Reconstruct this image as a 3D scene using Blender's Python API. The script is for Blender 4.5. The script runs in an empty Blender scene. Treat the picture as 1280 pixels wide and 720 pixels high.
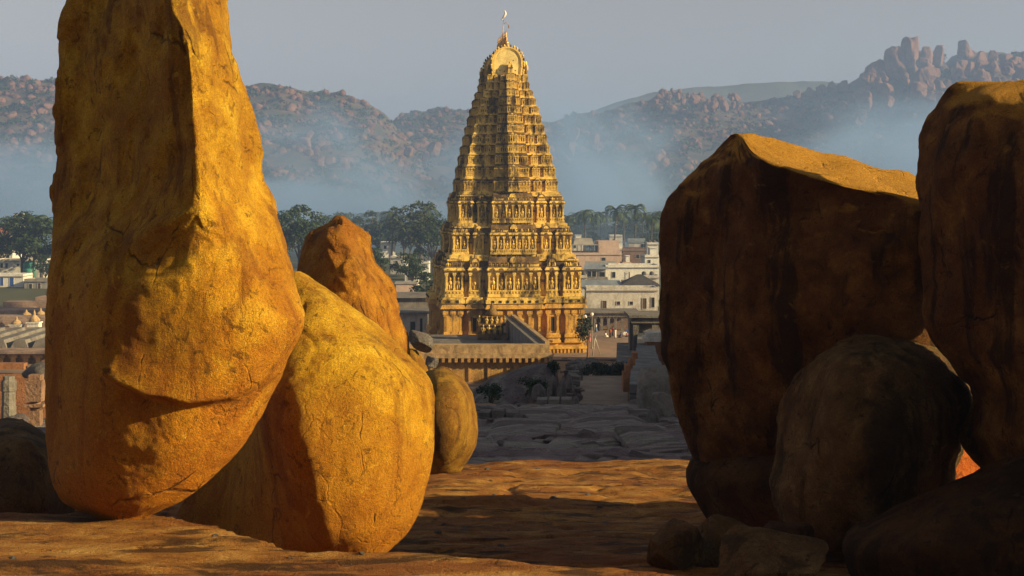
import bpy, bmesh, math, random
import numpy as np
from mathutils import Vector, Matrix

# ------------------------------------------------------------------ camera, sky, sun, exposure
SC = bpy.context.scene
COL = SC.collection
R = math.radians
F = 1778.0          # focal length in pixels of a 1280 wide picture
CZ = 24.4           # eye height above the temple square
HOR = 250.0         # horizon row

cam = bpy.data.cameras.new('camera')
cam.lens = 36.0 * F / 1280.0
cam.sensor_width = 36.0
cam.shift_y = -(360.0 - HOR) / 1280.0
cam.clip_start = 0.1
cam.clip_end = 20000
camo = bpy.data.objects.new('camera', cam)
COL.objects.link(camo)
camo.location = (0, 0, CZ)
camo.rotation_euler = (R(90), 0, 0)
SC.camera = camo

SUN_EL, SUN_A = 19.0, -18.5          # elevation; bearing measured from +x, towards the viewer
W = bpy.data.worlds.new('World')
SC.world = W
W.use_nodes = True
nt = W.node_tree
bgn = nt.nodes['Background']
sky = nt.nodes.new('ShaderNodeTexSky')
sky.sky_type = 'NISHITA'
sky.sun_disc = False
sky.sun_elevation = R(SUN_EL)
sky.sun_rotation = R(90 - SUN_A)
sky.altitude = 450
sky.air_density = .75
sky.dust_density = 1.6
sky.ozone_density = 1.0
hs = nt.nodes.new('ShaderNodeHueSaturation')
hs.inputs['Saturation'].default_value = 0.02
nt.links.new(sky.outputs[0], hs.inputs['Color'])
nt.links.new(hs.outputs[0], bgn.inputs[0])
bgn.inputs[1].default_value = 0.05

sl = bpy.data.lights.new('sun', 'SUN')
sl.energy = 5.0
sl.angle = R(0.5)
sl.color = (1.0, 0.77, 0.38)
so = bpy.data.objects.new('sun', sl)
COL.objects.link(so)
SD = Vector((math.cos(R(SUN_A)) * math.cos(R(SUN_EL)), math.sin(R(SUN_A)) * math.cos(R(SUN_EL)), math.sin(R(SUN_EL))))
so.rotation_euler = SD.to_track_quat('Z', 'Y').to_euler()
so.location = SD * 60 + Vector((0, 0, 40))

SC.view_settings.view_transform = 'Standard'
SC.view_settings.look = 'None'
SC.view_settings.exposure = 0.90
SC.view_settings.gamma = 1.0
SC.view_settings.use_curve_mapping = False
SC.cycles.use_denoising = True
SC.cycles.max_bounces = 6
SC.cycles.diffuse_bounces = 3
SC.cycles.volume_bounces = 1
SC.cycles.transparent_max_bounces = 8

rng = np.random.default_rng(7)
random.seed(7)

# ------------------------------------------------------------------ noise
_perm = np.random.default_rng(3).permutation(256)
_perm = np.concatenate([_perm, _perm, _perm])
_g = np.random.default_rng(4).normal(size=(256, 3))
_g /= np.linalg.norm(_g, axis=1)[:, None]

def noise(p, off=0.0):
    p = np.asarray(p, float) + off
    i = np.floor(p).astype(int)
    f = p - i
    i &= 255
    u = f * f * f * (f * (f * 6 - 15) + 10)
    def g(a, b, c):
        h = _perm[_perm[_perm[i[:, 0] + a] + i[:, 1] + b] + i[:, 2] + c]
        return (_g[h & 255] * (f - np.array([a, b, c]))).sum(1)
    x00 = g(0, 0, 0) * (1 - u[:, 0]) + g(1, 0, 0) * u[:, 0]
    x10 = g(0, 1, 0) * (1 - u[:, 0]) + g(1, 1, 0) * u[:, 0]
    x01 = g(0, 0, 1) * (1 - u[:, 0]) + g(1, 0, 1) * u[:, 0]
    x11 = g(0, 1, 1) * (1 - u[:, 0]) + g(1, 1, 1) * u[:, 0]
    y0 = x00 * (1 - u[:, 1]) + x10 * u[:, 1]
    y1 = x01 * (1 - u[:, 1]) + x11 * u[:, 1]
    return y0 * (1 - u[:, 2]) + y1 * u[:, 2]

def fbm(p, o=4, off=0.0, gain=0.5):
    s = 0
    a = 1.0
    for k in range(o):
        s = s + a * noise(np.asarray(p) * 2 ** k, off + 17.3 * k)
        a *= gain
    return s

def sstep(x, a, b):
    t = np.clip((np.asarray(x, float) - a) / (b - a), 0, 1)
    return t * t * (3 - 2 * t)

def PX(px, d):
    return (px - 640.0) / F * d

def PZ(y, d):
    return CZ - (y - HOR) / F * d

# ------------------------------------------------------------------ object helpers
def tag(o, label=None, cat=None, group=None, kind=None):
    if label: o['label'] = label
    if cat: o['category'] = cat
    if group: o['group'] = group
    if kind: o['kind'] = kind
    return o

def thing(name, label, cat, loc, rz=0.0, group=None):
    o = bpy.data.objects.new(name, None)
    o.empty_display_size = 0.3
    COL.objects.link(o)
    o.location = loc
    o.rotation_euler = (0, 0, rz)
    return tag(o, label, cat, group)

def link(name, me, parent=None, loc=None):
    o = bpy.data.objects.new(name, me)
    COL.objects.link(o)
    if parent is not None: o.parent = parent
    if loc is not None: o.location = loc
    return o

def np_mesh(name, V, Q, mats, smooth=True, midx=None, origin=None):
    V = np.asarray(V, float)
    if origin is not None: V = V - np.asarray(origin)
    me = bpy.data.meshes.new(name)
    me.from_pydata(V.tolist(), [], Q if isinstance(Q, list) else Q.tolist())
    for m in (mats if isinstance(mats, (list, tuple)) else [mats]): me.materials.append(m)
    n = len(me.polygons)
    if smooth: me.polygons.foreach_set('use_smooth', np.ones(n, bool))
    if midx is not None: me.polygons.foreach_set('material_index', np.asarray(midx, np.int32))
    me.update()
    return me

class MB:
    """collects simple solids into one mesh"""
    def __init__(s):
        s.v, s.f, s.m, s.sm = [], [], [], []
    def add(s, vs, fs, mi=0, smooth=False):
        b = len(s.v)
        s.v += [tuple(v) for v in vs]
        for f in fs:
            s.f.append(tuple(i + b for i in f)); s.m.append(mi); s.sm.append(smooth)
    def box(s, x0, x1, y0, y1, z0, z1, mi=0, tx=0.0, ty=0.0):
        vs = [(x0, y0, z0), (x1, y0, z0), (x1, y1, z0), (x0, y1, z0),
              (x0 + tx, y0 + ty, z1), (x1 - tx, y0 + ty, z1), (x1 - tx, y1 - ty, z1), (x0 + tx, y1 - ty, z1)]
        s.add(vs, [(0, 3, 2, 1), (4, 5, 6, 7), (0, 1, 5, 4), (1, 2, 6, 5), (2, 3, 7, 6), (3, 0, 4, 7)], mi)
    def lathe(s, prof, n=10, c=(0, 0, 0), mi=0, sx=1, sy=1, smooth=True):
        vs, fs = [], []
        for r, z in prof:
            for k in range(n):
                a = 2 * math.pi * (k + .5) / n
                vs.append((c[0] + r * sx * math.cos(a), c[1] + r * sy * math.sin(a), c[2] + z))
        for i in range(len(prof) - 1):
            for k in range(n):
                fs.append((i * n + k, i * n + (k + 1) % n, (i + 1) * n + (k + 1) % n, (i + 1) * n + k))
        fs.append(tuple(range(n - 1, -1, -1)))
        fs.append(tuple((len(prof) - 1) * n + k for k in range(n)))
        s.add(vs, fs, mi, smooth)
    def tube(s, pts, rad, n=7, mi=0):
        pts = [Vector(p) for p in pts]
        if not isinstance(rad, (list, tuple)): rad = [rad] * len(pts)
        vs, fs = [], []
        for i, p in enumerate(pts):
            t = (pts[min(i + 1, len(pts) - 1)] - pts[max(i - 1, 0)]).normalized()
            a = t.orthogonal().normalized() if abs(t.z) < .95 else t.cross(Vector((0, 1, 0))).normalized()
            if abs(t.z) < .95: a = t.cross(Vector((0, 0, 1))).normalized()
            b = t.cross(a)
            for k in range(n):
                q = 2 * math.pi * k / n
                vs.append(p + (a * math.cos(q) + b * math.sin(q)) * rad[i])
        for i in range(len(pts) - 1):
            for k in range(n):
                fs.append((i * n + k, i * n + (k + 1) % n, (i + 1) * n + (k + 1) % n, (i + 1) * n + k))
        fs.append(tuple(range(n - 1, -1, -1)))
        fs.append(tuple((len(pts) - 1) * n + k for k in range(n)))
        s.add(vs, fs, mi, True)
    def ball(s, c, rx, ry, rz, mi=0, n=7, m=5):
        prof = [(math.sin(math.pi * i / m), -math.cos(math.pi * i / m)) for i in range(m + 1)]
        vs, fs = [], []
        for r, z in prof:
            r = max(r, .02)
            for k in range(n):
                a = 2 * math.pi * k / n
                vs.append((c[0] + rx * r * math.cos(a), c[1] + ry * r * math.sin(a), c[2] + rz * z))
        for i in range(m):
            for k in range(n):
                fs.append((i * n + k, i * n + (k + 1) % n, (i + 1) * n + (k + 1) % n, (i + 1) * n + k))
        s.add(vs, fs, mi, True)
    def mesh(s, name, mats):
        me = bpy.data.meshes.new(name)
        me.from_pydata(s.v, [], s.f)
        for m in (mats if isinstance(mats, (list, tuple)) else [mats]): me.materials.append(m)
        me.polygons.foreach_set('material_index', np.array(s.m, np.int32))
        me.polygons.foreach_set('use_smooth', np.array(s.sm, bool))
        me.update()
        return me
    def obj(s, name, mats, parent=None, loc=None):
        return link(name, s.mesh(name, mats), parent, loc)

def copy_tree(o, parent=None):
    c = o.copy()
    COL.objects.link(c)
    if parent is not None: c.parent = parent
    for ch in list(o.children): copy_tree(ch, c)
    return c

# ------------------------------------------------------------------ materials
def nodes(m):
    m.use_nodes = True
    return m.node_tree.nodes, m.node_tree.links, m.node_tree.nodes['Principled BSDF']

def ramp(N, stops):
    r = N.new('ShaderNodeValToRGB')
    e = r.color_ramp.elements
    while len(e) < len(stops): e.new(0.5)
    for k, (p, c) in enumerate(stops):
        e[k].position = p
        e[k].color = (*c, 1) if len(c) == 3 else c
    return r

def tex(N, L, src, scale, detail=6, rough=.6, dist=0.0, stretch=None):
    if stretch is not None:
        mp = N.new('ShaderNodeMapping')
        mp.inputs['Scale'].default_value = stretch
        L.new(src, mp.inputs[0]); src = mp.outputs[0]
    n = N.new('ShaderNodeTexNoise')
    n.inputs['Scale'].default_value = scale
    n.inputs['Detail'].default_value = detail
    n.inputs['Roughness'].default_value = rough
    n.inputs['Distortion'].default_value = dist
    L.new(src, n.inputs['Vector'])
    return n.outputs[0]

def mixc(N, L, fac, a, b, mode='MIX'):
    x = N.new('ShaderNodeMix')
    x.data_type = 'RGBA'; x.blend_type = mode
    for k, val in ((0, fac), (6, a), (7, b)):
        if isinstance(val, bpy.types.NodeSocket): L.new(val, x.inputs[k])
        elif k == 0: x.inputs[0].default_value = val
        else: x.inputs[k].default_value = (*val, 1)
    return x.outputs[2]

def math_(N, L, op, a, b=0.0, clamp=False):
    x = N.new('ShaderNodeMath'); x.operation = op; x.use_clamp = clamp
    for k, val in enumerate((a, b)):
        if isinstance(val, bpy.types.NodeSocket): L.new(val, x.inputs[k])
        else: x.inputs[k].default_value = val
    return x.outputs[0]

def bump(N, L, P, hsrc, strength, dist):
    b = N.new('ShaderNodeBump')
    b.inputs['Strength'].default_value = strength
    b.inputs['Distance'].default_value = dist
    L.new(hsrc, b.inputs['Height'])
    L.new(b.outputs[0], P.inputs['Normal'])

def rock_mat(name, lo, mid, hi, stain, s=1.0, stain_amt=.5, bdist=.03, spec=.25, iron=None, sx=1, sy=1, lit_top=None, crk_w=.5, gash=0.0):
    """granite: broad colour patches, run-off streaks, grain and pitted surface. s scales all features (1 = metres)."""
    m = bpy.data.materials.new(name)
    N, L, P = nodes(m)
    tc = N.new('ShaderNodeTexCoord').outputs['Object']
    big = tex(N, L, tc, .55 * s, 5, .6, .6, (sx, sy, 1))
    med = tex(N, L, tc, 2.6 * s, 7, .65, .3, (sx, sy, 1))
    fine = tex(N, L, tc, 38 * s, 3, .6)
    grit = tex(N, L, tc, 130 * s, 2, .6)
    strk = tex(N, L, tc, 2.2 * s, 5, .6, .4, (1, 1, .16) if sx == 1 else (sx * .6, sy, 1))
    base = ramp(N, [(.30, lo), (.50, mid), (.70, hi)])
    L.new(med, base.inputs[0])
    r2 = ramp(N, [(.47, (0, 0, 0)), (.55, (1, 1, 1))])
    L.new(big, r2.inputs[0])
    c = mixc(N, L, math_(N, L, 'MULTIPLY', r2.outputs[0], .65), base.outputs[0], (.62 * mid[0], .46 * mid[1], .6 * mid[2]))
    r3 = ramp(N, [(.53, (0, 0, 0)), (.60, (1, 1, 1))])
    L.new(strk, r3.inputs[0])
    c = mixc(N, L, math_(N, L, 'MULTIPLY', r3.outputs[0], stain_amt), c, stain)
    if iron:
        z = N.new('ShaderNodeSeparateXYZ'); L.new(tc, z.inputs[0])
        a = math_(N, L, 'ADD', z.outputs[2], math_(N, L, 'MULTIPLY', big, 1.8))
        rr = ramp(N, [(.0, (1, 1, 1)), (1, (0, 0, 0))])
        mr = N.new('ShaderNodeMapRange'); L.new(a, mr.inputs[0])
        mr.inputs[1].default_value = iron[1]; mr.inputs[2].default_value = iron[2]
        L.new(mr.outputs[0], rr.inputs[0])
        c = mixc(N, L, math_(N, L, 'MULTIPLY', rr.outputs[0], .8), c, iron[0])
    lich = tex(N, L, tc, 5.5 * s, 8, .75, .8, (sx, sy, 1))
    rl = ramp(N, [(.575, (0, 0, 0)), (.62, (1, 1, 1))]); L.new(lich, rl.inputs[0])
    c = mixc(N, L, math_(N, L, 'MULTIPLY', rl.outputs[0], .75), c, tuple(.5 * k for k in lo))
    pale = tex(N, L, tc, 3.7 * s, 8, .7, 1.0, (sx, sy, 1))
    rp = ramp(N, [(.60, (0, 0, 0)), (.70, (1, 1, 1))]); L.new(pale, rp.inputs[0])
    c = mixc(N, L, math_(N, L, 'MULTIPLY', rp.outputs[0], .5), c, tuple(min(.85, 1.15 * k) for k in hi))
    if lit_top:  # upward faces painted lighter, as if sunlit
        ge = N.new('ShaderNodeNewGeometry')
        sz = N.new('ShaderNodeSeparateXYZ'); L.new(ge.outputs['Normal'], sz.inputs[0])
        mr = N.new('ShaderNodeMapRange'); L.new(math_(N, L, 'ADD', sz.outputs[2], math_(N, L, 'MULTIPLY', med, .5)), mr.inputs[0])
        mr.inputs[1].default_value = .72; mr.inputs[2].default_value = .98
        c = mixc(N, L, mr.outputs[0], c, lit_top)
    rg = ramp(N, [(.3, (.62, .6, .58)), (.55, (1, 1, 1)), (.75, (1.25, 1.25, 1.25))])
    L.new(fine, rg.inputs[0])
    c = mixc(N, L, .7, c, rg.outputs[0], 'MULTIPLY')
    rs = ramp(N, [(.34, (.30, .28, .26)), (.5, (1, 1, 1)), (.66, (1.5, 1.5, 1.5))])
    L.new(grit, rs.inputs[0])
    c = mixc(N, L, .6, c, rs.outputs[0], 'MULTIPLY')
    nz = N.new('ShaderNodeTexNoise'); nz.inputs['Scale'].default_value = 1.6 * s; nz.inputs['Detail'].default_value = 6
    L.new(tc, nz.inputs['Vector'])
    if gash:                                              # short splits that follow the grain of the rock
        gv = N.new('ShaderNodeTexVoronoi'); gv.feature = 'DISTANCE_TO_EDGE'; gv.inputs['Scale'].default_value = 1.05 * s
        gm = N.new('ShaderNodeMapping'); gm.inputs['Scale'].default_value = (1, 1, .3); gm.inputs['Rotation'].default_value = (.2, .35, 0)
        gx = N.new('ShaderNodeVectorMath'); gx.operation = 'SCALE'; gx.inputs[3].default_value = .35 / s
        L.new(nz.outputs[1], gx.inputs[0])
        ga = N.new('ShaderNodeVectorMath'); ga.operation = 'ADD'; L.new(tc, ga.inputs[0]); L.new(gx.outputs[0], ga.inputs[1])
        L.new(ga.outputs[0], gm.inputs[0]); L.new(gm.outputs[0], gv.inputs['Vector'])
        r5 = ramp(N, [(0, (1, 1, 1)), (.011, (0, 0, 0))]); L.new(gv.outputs[0], r5.inputs[0])
        gg = tex(N, L, tc, 1.2 * s, 3, .6)
        r6 = ramp(N, [(.55, (0, 0, 0)), (.63, (1, 1, 1))]); L.new(gg, r6.inputs[0])
        gl = math_(N, L, 'MULTIPLY', r5.outputs[0], r6.outputs[0])
        c = mixc(N, L, math_(N, L, 'MULTIPLY', gl, gash), c, tuple(.35 * k for k in lo))
    L.new(c, P.inputs['Base Color'])
    P.inputs['Roughness'].default_value = .82
    P.inputs['Specular IOR Level'].default_value = spec
    mid2 = tex(N, L, tc, 9 * s, 6, .7, .5, (sx, sy, 1))
    h = math_(N, L, 'ADD', math_(N, L, 'MULTIPLY', med, .9), math_(N, L, 'MULTIPLY', fine, .34))
    h = math_(N, L, 'ADD', h, math_(N, L, 'MULTIPLY', mid2, .28))
    h = math_(N, L, 'ADD', h, math_(N, L, 'MULTIPLY', grit, .30))
    v = N.new('ShaderNodeTexVoronoi'); v.feature = 'DISTANCE_TO_EDGE'
    v.inputs['Scale'].default_value = 1.1 * s
    mp = N.new('ShaderNodeVectorMath'); mp.operation = 'ADD'
    vm = N.new('ShaderNodeVectorMath'); vm.operation = 'SCALE'; vm.inputs[3].default_value = 1.3 / s
    L.new(nz.outputs[1], vm.inputs[0])
    L.new(tc, mp.inputs[0]); L.new(vm.outputs[0], mp.inputs[1])
    L.new(mp.outputs[0], v.inputs['Vector'])
    cr = ramp(N, [(0, (0, 0, 0)), (.03, (1, 1, 1))]); L.new(v.outputs[0], cr.inputs[0])
    gate = ramp(N, [(.5, (0, 0, 0)), (.6, (1, 1, 1))]); L.new(big, gate.inputs[0])
    crk = math_(N, L, 'MAXIMUM', cr.outputs[0], math_(N, L, 'SUBTRACT', 1.0, gate.outputs[0]))
    h = math_(N, L, 'ADD', h, math_(N, L, 'MULTIPLY', crk, crk_w))
    if gash:
        h = math_(N, L, 'SUBTRACT', h, math_(N, L, 'MULTIPLY', gl, .8))
    bump(N, L, P, h, 1.0, bdist * 2.2 / s)
    return m

def plain_mat(name, c, c2=None, scale=1.0, rough=.8, b=0.0, bscale=None, stretch=None, contrast=(.38, .64), spec=.3, metal=0.0):
    m = bpy.data.materials.new(name)
    N, L, P = nodes(m)
    tc = N.new('ShaderNodeTexCoord').outputs['Object']
    n = tex(N, L, tc, scale, 7, .65, .3, stretch)
    rr = ramp(N, [(contrast[0], c2 or tuple(.6 * k for k in c)), (contrast[1], c)])
    L.new(n, rr.inputs[0])
    L.new(rr.outputs[0], P.inputs['Base Color'])
    P.inputs['Roughness'].default_value = rough
    P.inputs['Specular IOR Level'].default_value = spec
    P.inputs['Metallic'].default_value = metal
    if b:
        bump(N, L, P, tex(N, L, tc, bscale or scale * 4, 6, .65), .7, b)
    return m

def leaf_mat(name, c, c2, scale):
    m = bpy.data.materials.new(name)
    N, L, P = nodes(m)
    tc = N.new('ShaderNodeTexCoord').outputs['Object']
    n = tex(N, L, tc, scale, 3, .6)
    rr = ramp(N, [(.35, c2), (.65, c)])
    L.new(n, rr.inputs[0])
    L.new(rr.outputs[0], P.inputs['Base Color'])
    P.inputs['Roughness'].default_value = .6
    P.inputs['Specular IOR Level'].default_value = .2
    return m

M = {}
M['gold'] = rock_mat('golden_granite', (.24, .10, .009), (.52, .29, .015), (.70, .46, .036), (.11, .036, .008), 1.0, .65, .035, .2, ((.46, .15, .007), 1.3, 4.8), 1, 1, None, .3, .85)
M['gold2'] = rock_mat('ochre_granite', (.26, .11, .009), (.55, .31, .015), (.68, .43, .034), (.12, .04, .009), 1.0, .5, .035, .2, ((.46, .15, .007), .8, 3.4), 1, 1, None, .25, .7)
M['orange'] = rock_mat('rusty_granite', (.21, .08, .010), (.46, .20, .016), (.60, .32, .035), (.09, .032, .009), 1.0, .6, .04, .2, None, 1, 1, None, .3, .9)
M['umber'] = rock_mat('umber_granite', (.20, .10, .012), (.31, .165, .018), (.40, .23, .03), (.10, .045, .010), 1.3, .6, .04, .2)
M['rust'] = rock_mat('red_orange_granite', (.30, .06, .010), (.55, .13, .016), (.66, .20, .03), (.15, .04, .01), 1.0, .5, .04, .2)
M['dark'] = rock_mat('dark_granite_lit_top', (.062, .024, .008), (.19, .080, .020), (.36, .18, .045), (.018, .008, .004), 1.0, .75, .06, .15, None, 1, 1, (.52, .26, .035), .5, .9)  # darkened rock with sunlight painted onto its upward faces
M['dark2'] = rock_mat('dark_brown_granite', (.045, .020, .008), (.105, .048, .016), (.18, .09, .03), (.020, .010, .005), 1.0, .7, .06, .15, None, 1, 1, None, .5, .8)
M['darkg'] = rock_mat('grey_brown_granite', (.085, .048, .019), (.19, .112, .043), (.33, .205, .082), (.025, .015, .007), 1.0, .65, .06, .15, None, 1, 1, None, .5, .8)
M['greyrock'] = rock_mat('grey_granite', (.12, .108, .10), (.20, .182, .17), (.30, .27, .25), (.065, .058, .053), .6, .5, .04, .15)
M['pink'] = rock_mat('pink_granite', (.10, .055, .042), (.20, .112, .085), (.30, .175, .125), (.06, .04, .033), .10, .5, .06, .1)
# ------------------------------------------------------------------ ground
CREST = np.array([(-14, 15.2), (-5.15, 14.35), (-3.7, 14.35), (-2.9, 13.8), (-1.77, 12.65), (-1.0, 12.7), (.41, 12.25), (2.1, 11.85), (4.1, 11.4), (12, 11.0)])
PROF = np.array([(-60, 20.4), (14, 20.35), (18, 19.85), (23.5, 19.25), (29.5, 18.97), (30.6, 18.7), (32, 18.2), (36, 17.86), (45, 17.2), (60, 15.8), (64, 15.0), (115, 11.1),
                 (125, 8.0), (150, 4.0), (190, 2.5), (230, .8), (270, 0), (9000, 0)])

def ground_z(x, d, rough=True):
    x = np.asarray(x, float); d = np.asarray(d, float)
    z = np.interp(d + 1.1 * noise(np.stack([x * .45, 0 * x, 0 * x + 7.7], 1)) * sstep(d, 20, 26) * (d < 40), PROF[:, 0], PROF[:, 1])
    # the bare ledge the viewer stands on
    cr = np.interp(x, CREST[:, 0], CREST[:, 1])
    p = np.stack([x, d, 0 * x], 1)
    cr = cr + .16 * fbm(p * .9, 4, 5.0) * (d < 40)
    t = sstep(cr - d, -.28, .22)
    led = 21.3 + np.clip(8 - d, 0, 40) * .03
    z = z * (1 - t) + led * t
    # unseen rise added on the right to throw shade over the saddle below
    rd = sstep(x, 27, 38) * sstep(d, 18.5, 23) * (1 - sstep(d, 108, 150)) * 18
    z = z + rd + sstep(-d, 3.5, 12) * (1 - sstep(x, 24, 42)) * 17  # last term: unseen rise added behind the viewer to block skylight
    z = z - sstep(-x, 9, 30) * sstep(d, 30, 60) * (1 - sstep(d, 90, 150)) * 1.2
    z = z - (1 - sstep(x / np.maximum(d, 1), .036, .046)) * sstep(d, 66, 82) * (1 - sstep(d, 130, 150)) * 2.3
    if rough:
        near = 1 - sstep(d, 55, 80)
        flow = fbm(p * np.array([.28, .95, 1]), 5, 11.0)
        z = z + near * ((.09 + .23 * sstep(d, 34, 42)) * flow * sstep(d, 13.5, 17) + .03 * fbm(p * np.array([2.4, 5.5, 1]), 4, 51.0, .6) * sstep(d, 15, 18) + .05 * fbm(p * np.array([.5, 1.6, 1]), 4, 2.0) * (1 - sstep(d, 13, 17)))
        z = z + near * .022 * fbm(p * np.array([2.2, 5.0, 1]), 4, 21.0)
        lay = fbm(p * np.array([.12, .36, 1]), 3, 91.0) * 3.5          # weathered rock sheets ending in low steps
        z = z + near * .30 * (np.floor(lay) + sstep(lay - np.floor(lay), .82, 1.0) - lay) * sstep(d, 31, 37)
        rid = np.abs(noise(p * np.array([.35, 1.1, 1]), 31.0))
        z = z - near * .07 * np.clip(1 - rid / .06, 0, 1) * sstep(d, 15, 18)
        fr = sstep(d, 55, 80) * (1 - sstep(d, 150, 240))
        z = z + fr * .5 * fbm(p * .18, 4, 8.0)
        z = z + rd / 18 * 1.6 * fbm(p * .25, 4, 3.0)
    return z

def GZ(x, d):
    return float(ground_z(np.array([x]), np.array([d]))[0])

dd = np.concatenate([np.linspace(-50, 3, 40), np.arange(4, 10, .25), np.arange(10, 16, .045), np.arange(16, 34, .09), np.arange(34, 66, .28),
                     np.arange(66, 130, 1.0), np.arange(130, 300, 4.0), np.geomspace(300, 6000, 50)])
ss = np.linspace(-1, 1, 421)
uu = np.sign(ss) * (np.abs(ss) ** 2.0 * .85 + .15 * np.abs(ss) ** 1.0)
wd = 22 + 1.0 * np.clip(dd, 0, None)
X = wd[:, None] * uu[None, :]
D = np.repeat(dd[:, None], len(uu), 1)
Z = ground_z(X.ravel(), D.ravel())
V = np.stack([X.ravel(), D.ravel(), Z], 1)
nr, nc = X.shape
a = (np.arange(nr - 1)[:, None] * nc + np.arange(nc - 1)[None, :]).ravel()
Q = np.stack([a, a + 1, a + nc + 1, a + nc], 1)
dq = np.repeat(.5 * (dd[1:] + dd[:-1]), nc - 1)
xq = V[a, 0]
midx = np.zeros(len(Q), int)
midx[dq < 64] = 1
midx[dq < 30.6] = 0
midx[dq >= 64] = 2
midx[dq > 300] = 3
M['ledge'] = rock_mat('bare_orange_rock', (.15, .055, .015), (.43, .19, .042), (.64, .37, .11), (.065, .030, .012), 1.0, .85, .07, .15, None, .65, 1.15, None, .3)
M['saddle'] = rock_mat('bare_grey_rock', (.15, .125, .12), (.30, .265, .255), (.44, .39, .37), (.08, .065, .06), .7, .75, .035, .15, None, .3, 1.3, None, .15)
M['dirt'] = plain_mat('dusty_earth', (.26, .17, .11), (.15, .10, .065), .25, .95, .05, 3)
M['field'] = plain_mat('scrub_ground', (.09, .085, .04), (.045, .055, .025), .02, .95)
g = link('ground', np_mesh('ground', V, Q, [M['ledge'], M['saddle'], M['dirt'], M['field']], True, midx))
tag(g, kind='structure')

# ------------------------------------------------------------------ hills
def hill(name, sky_pts, dc, d0, d1, px0, px1, mat, amp, seed, nx=260, ny=46):
    sp = np.array(sky_pts, float)
    px = np.linspace(px0, px1, nx)
    H = CZ + (HOR - np.interp(px, sp[:, 0], sp[:, 1])) / F * dc
    tt = np.linspace(0, 1, ny)
    dv = d0 + (d1 - d0) * tt
    def hz(PXv, Dv):
        # PXv measured along the crest: the real x is fixed by the crest distance
        Hh = CZ + (HOR - np.interp(PXv, sp[:, 0], sp[:, 1])) / F * dc
        up = np.clip((Dv - d0) / (dc - d0), 0, 1)
        dn = np.clip((Dv - dc) / (d1 - dc), 0, 1)
        sh = (.30 * up + .70 * up ** 1.8) * (1 - dn ** 1.5)
        x = (PXv - 640) / F * dc
        p = np.stack([x, Dv, 0 * x], 1)
        n1 = fbm(p / 260., 4, seed) * amp * sh * (1 - up * .85)
        n2 = fbm(p / 45., 4, seed + 3) * amp * .22 * np.clip(sh * 3, 0, 1)
        return Hh * sh + n1 + n2 - 3
    PXg, Dg = np.meshgrid(px, dv)
    Zg = hz(PXg.ravel(), Dg.ravel())
    Xg = (PXg.ravel() - 640) / F * dc
    V = np.stack([Xg, Dg.ravel(), Zg], 1)
    a = (np.arange(ny - 1)[:, None] * nx + np.arange(nx - 1)[None, :]).ravel()
    Q = np.stack([a, a + 1, a + nx + 1, a + nx], 1)
    o = link(name, np_mesh(name, V, Q, mat, True))
    tag(o, kind='structure')
    return hz, dc, d0

M['hill'] = plain_mat('hillside_scrub', (.12, .082, .058), (.042, .043, .028), .045, .95, 1.2, .12, None, (.42, .58))
M['ridge'] = plain_mat('far_ridge_scrub', (.10, .10, .06), (.05, .06, .035), .012, .95)
hA = hill('hill', [(-500, 110), (-100, 98), (0, 93), (70, 92), (200, 97), (310, 101), (360, 106), (400, 114), (425, 114), (450, 121), (468, 130), (482, 142), (500, 165), (540, 200), (600, 246)],
          1500, 980, 2300, -520, 610, M['hill'], 34, 1.0)
hB = hill('hill', [(330, 246), (400, 200), (450, 168), (490, 150), (505, 139), (522, 135), (580, 135), (640, 141), (690, 149), (740, 137), (800, 128), (830, 113), (900, 118), (930, 126), (980, 117),
                   (1030, 104), (1068, 100), (1090, 84), (1110, 68), (1128, 60), (1150, 62), (1174, 68), (1187, 84), (1200, 64), (1225, 62), (1290, 66), (1500, 95), (1800, 130)], 1750, 1060, 2600, 320, 1820, M['hill'], 40, 9.0, 320, 50)
hC = hill('distant_ridge', [(560, 235), (640, 190), (700, 150), (770, 123), (820, 109), (860, 104), (900, 101), (960, 96), (1000, 94.5), (1030, 94.5), (1060, 99), (1200, 104), (1500, 112), (1900, 150)],
          3300, 2500, 4300, 540, 1900, M['ridge'], 20, 5.0, 160, 24)

# ------------------------------------------------------------------ foreground boulders
def catmull(P, closed, subs):
    P = np.asarray(P, float)
    n = len(P)
    out = []
    segs = n if closed else n - 1
    for i in range(segs):
        g4 = [P[(i + k) % n] if closed else P[min(max(i + k, 0), n - 1)] for k in (-1, 0, 1, 2)]
        s = subs[i] if isinstance(subs, (list, tuple)) else subs
        t = (np.arange(s) / s).reshape((-1,) + (1,) * (P.ndim - 1))
        p0, p1, p2, p3 = g4
        tau = .42
        m1 = tau * (p2 - p0); m2 = tau * (p3 - p1)
        out.append((2 * t**3 - 3 * t**2 + 1) * p1 + (t**3 - 2 * t**2 + t) * m1 + (-2 * t**3 + 3 * t**2) * p2 + (t**3 - t**2) * m2)
    if not closed: out.append(P[-1:])
    return np.concatenate(out, 0)

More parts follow.
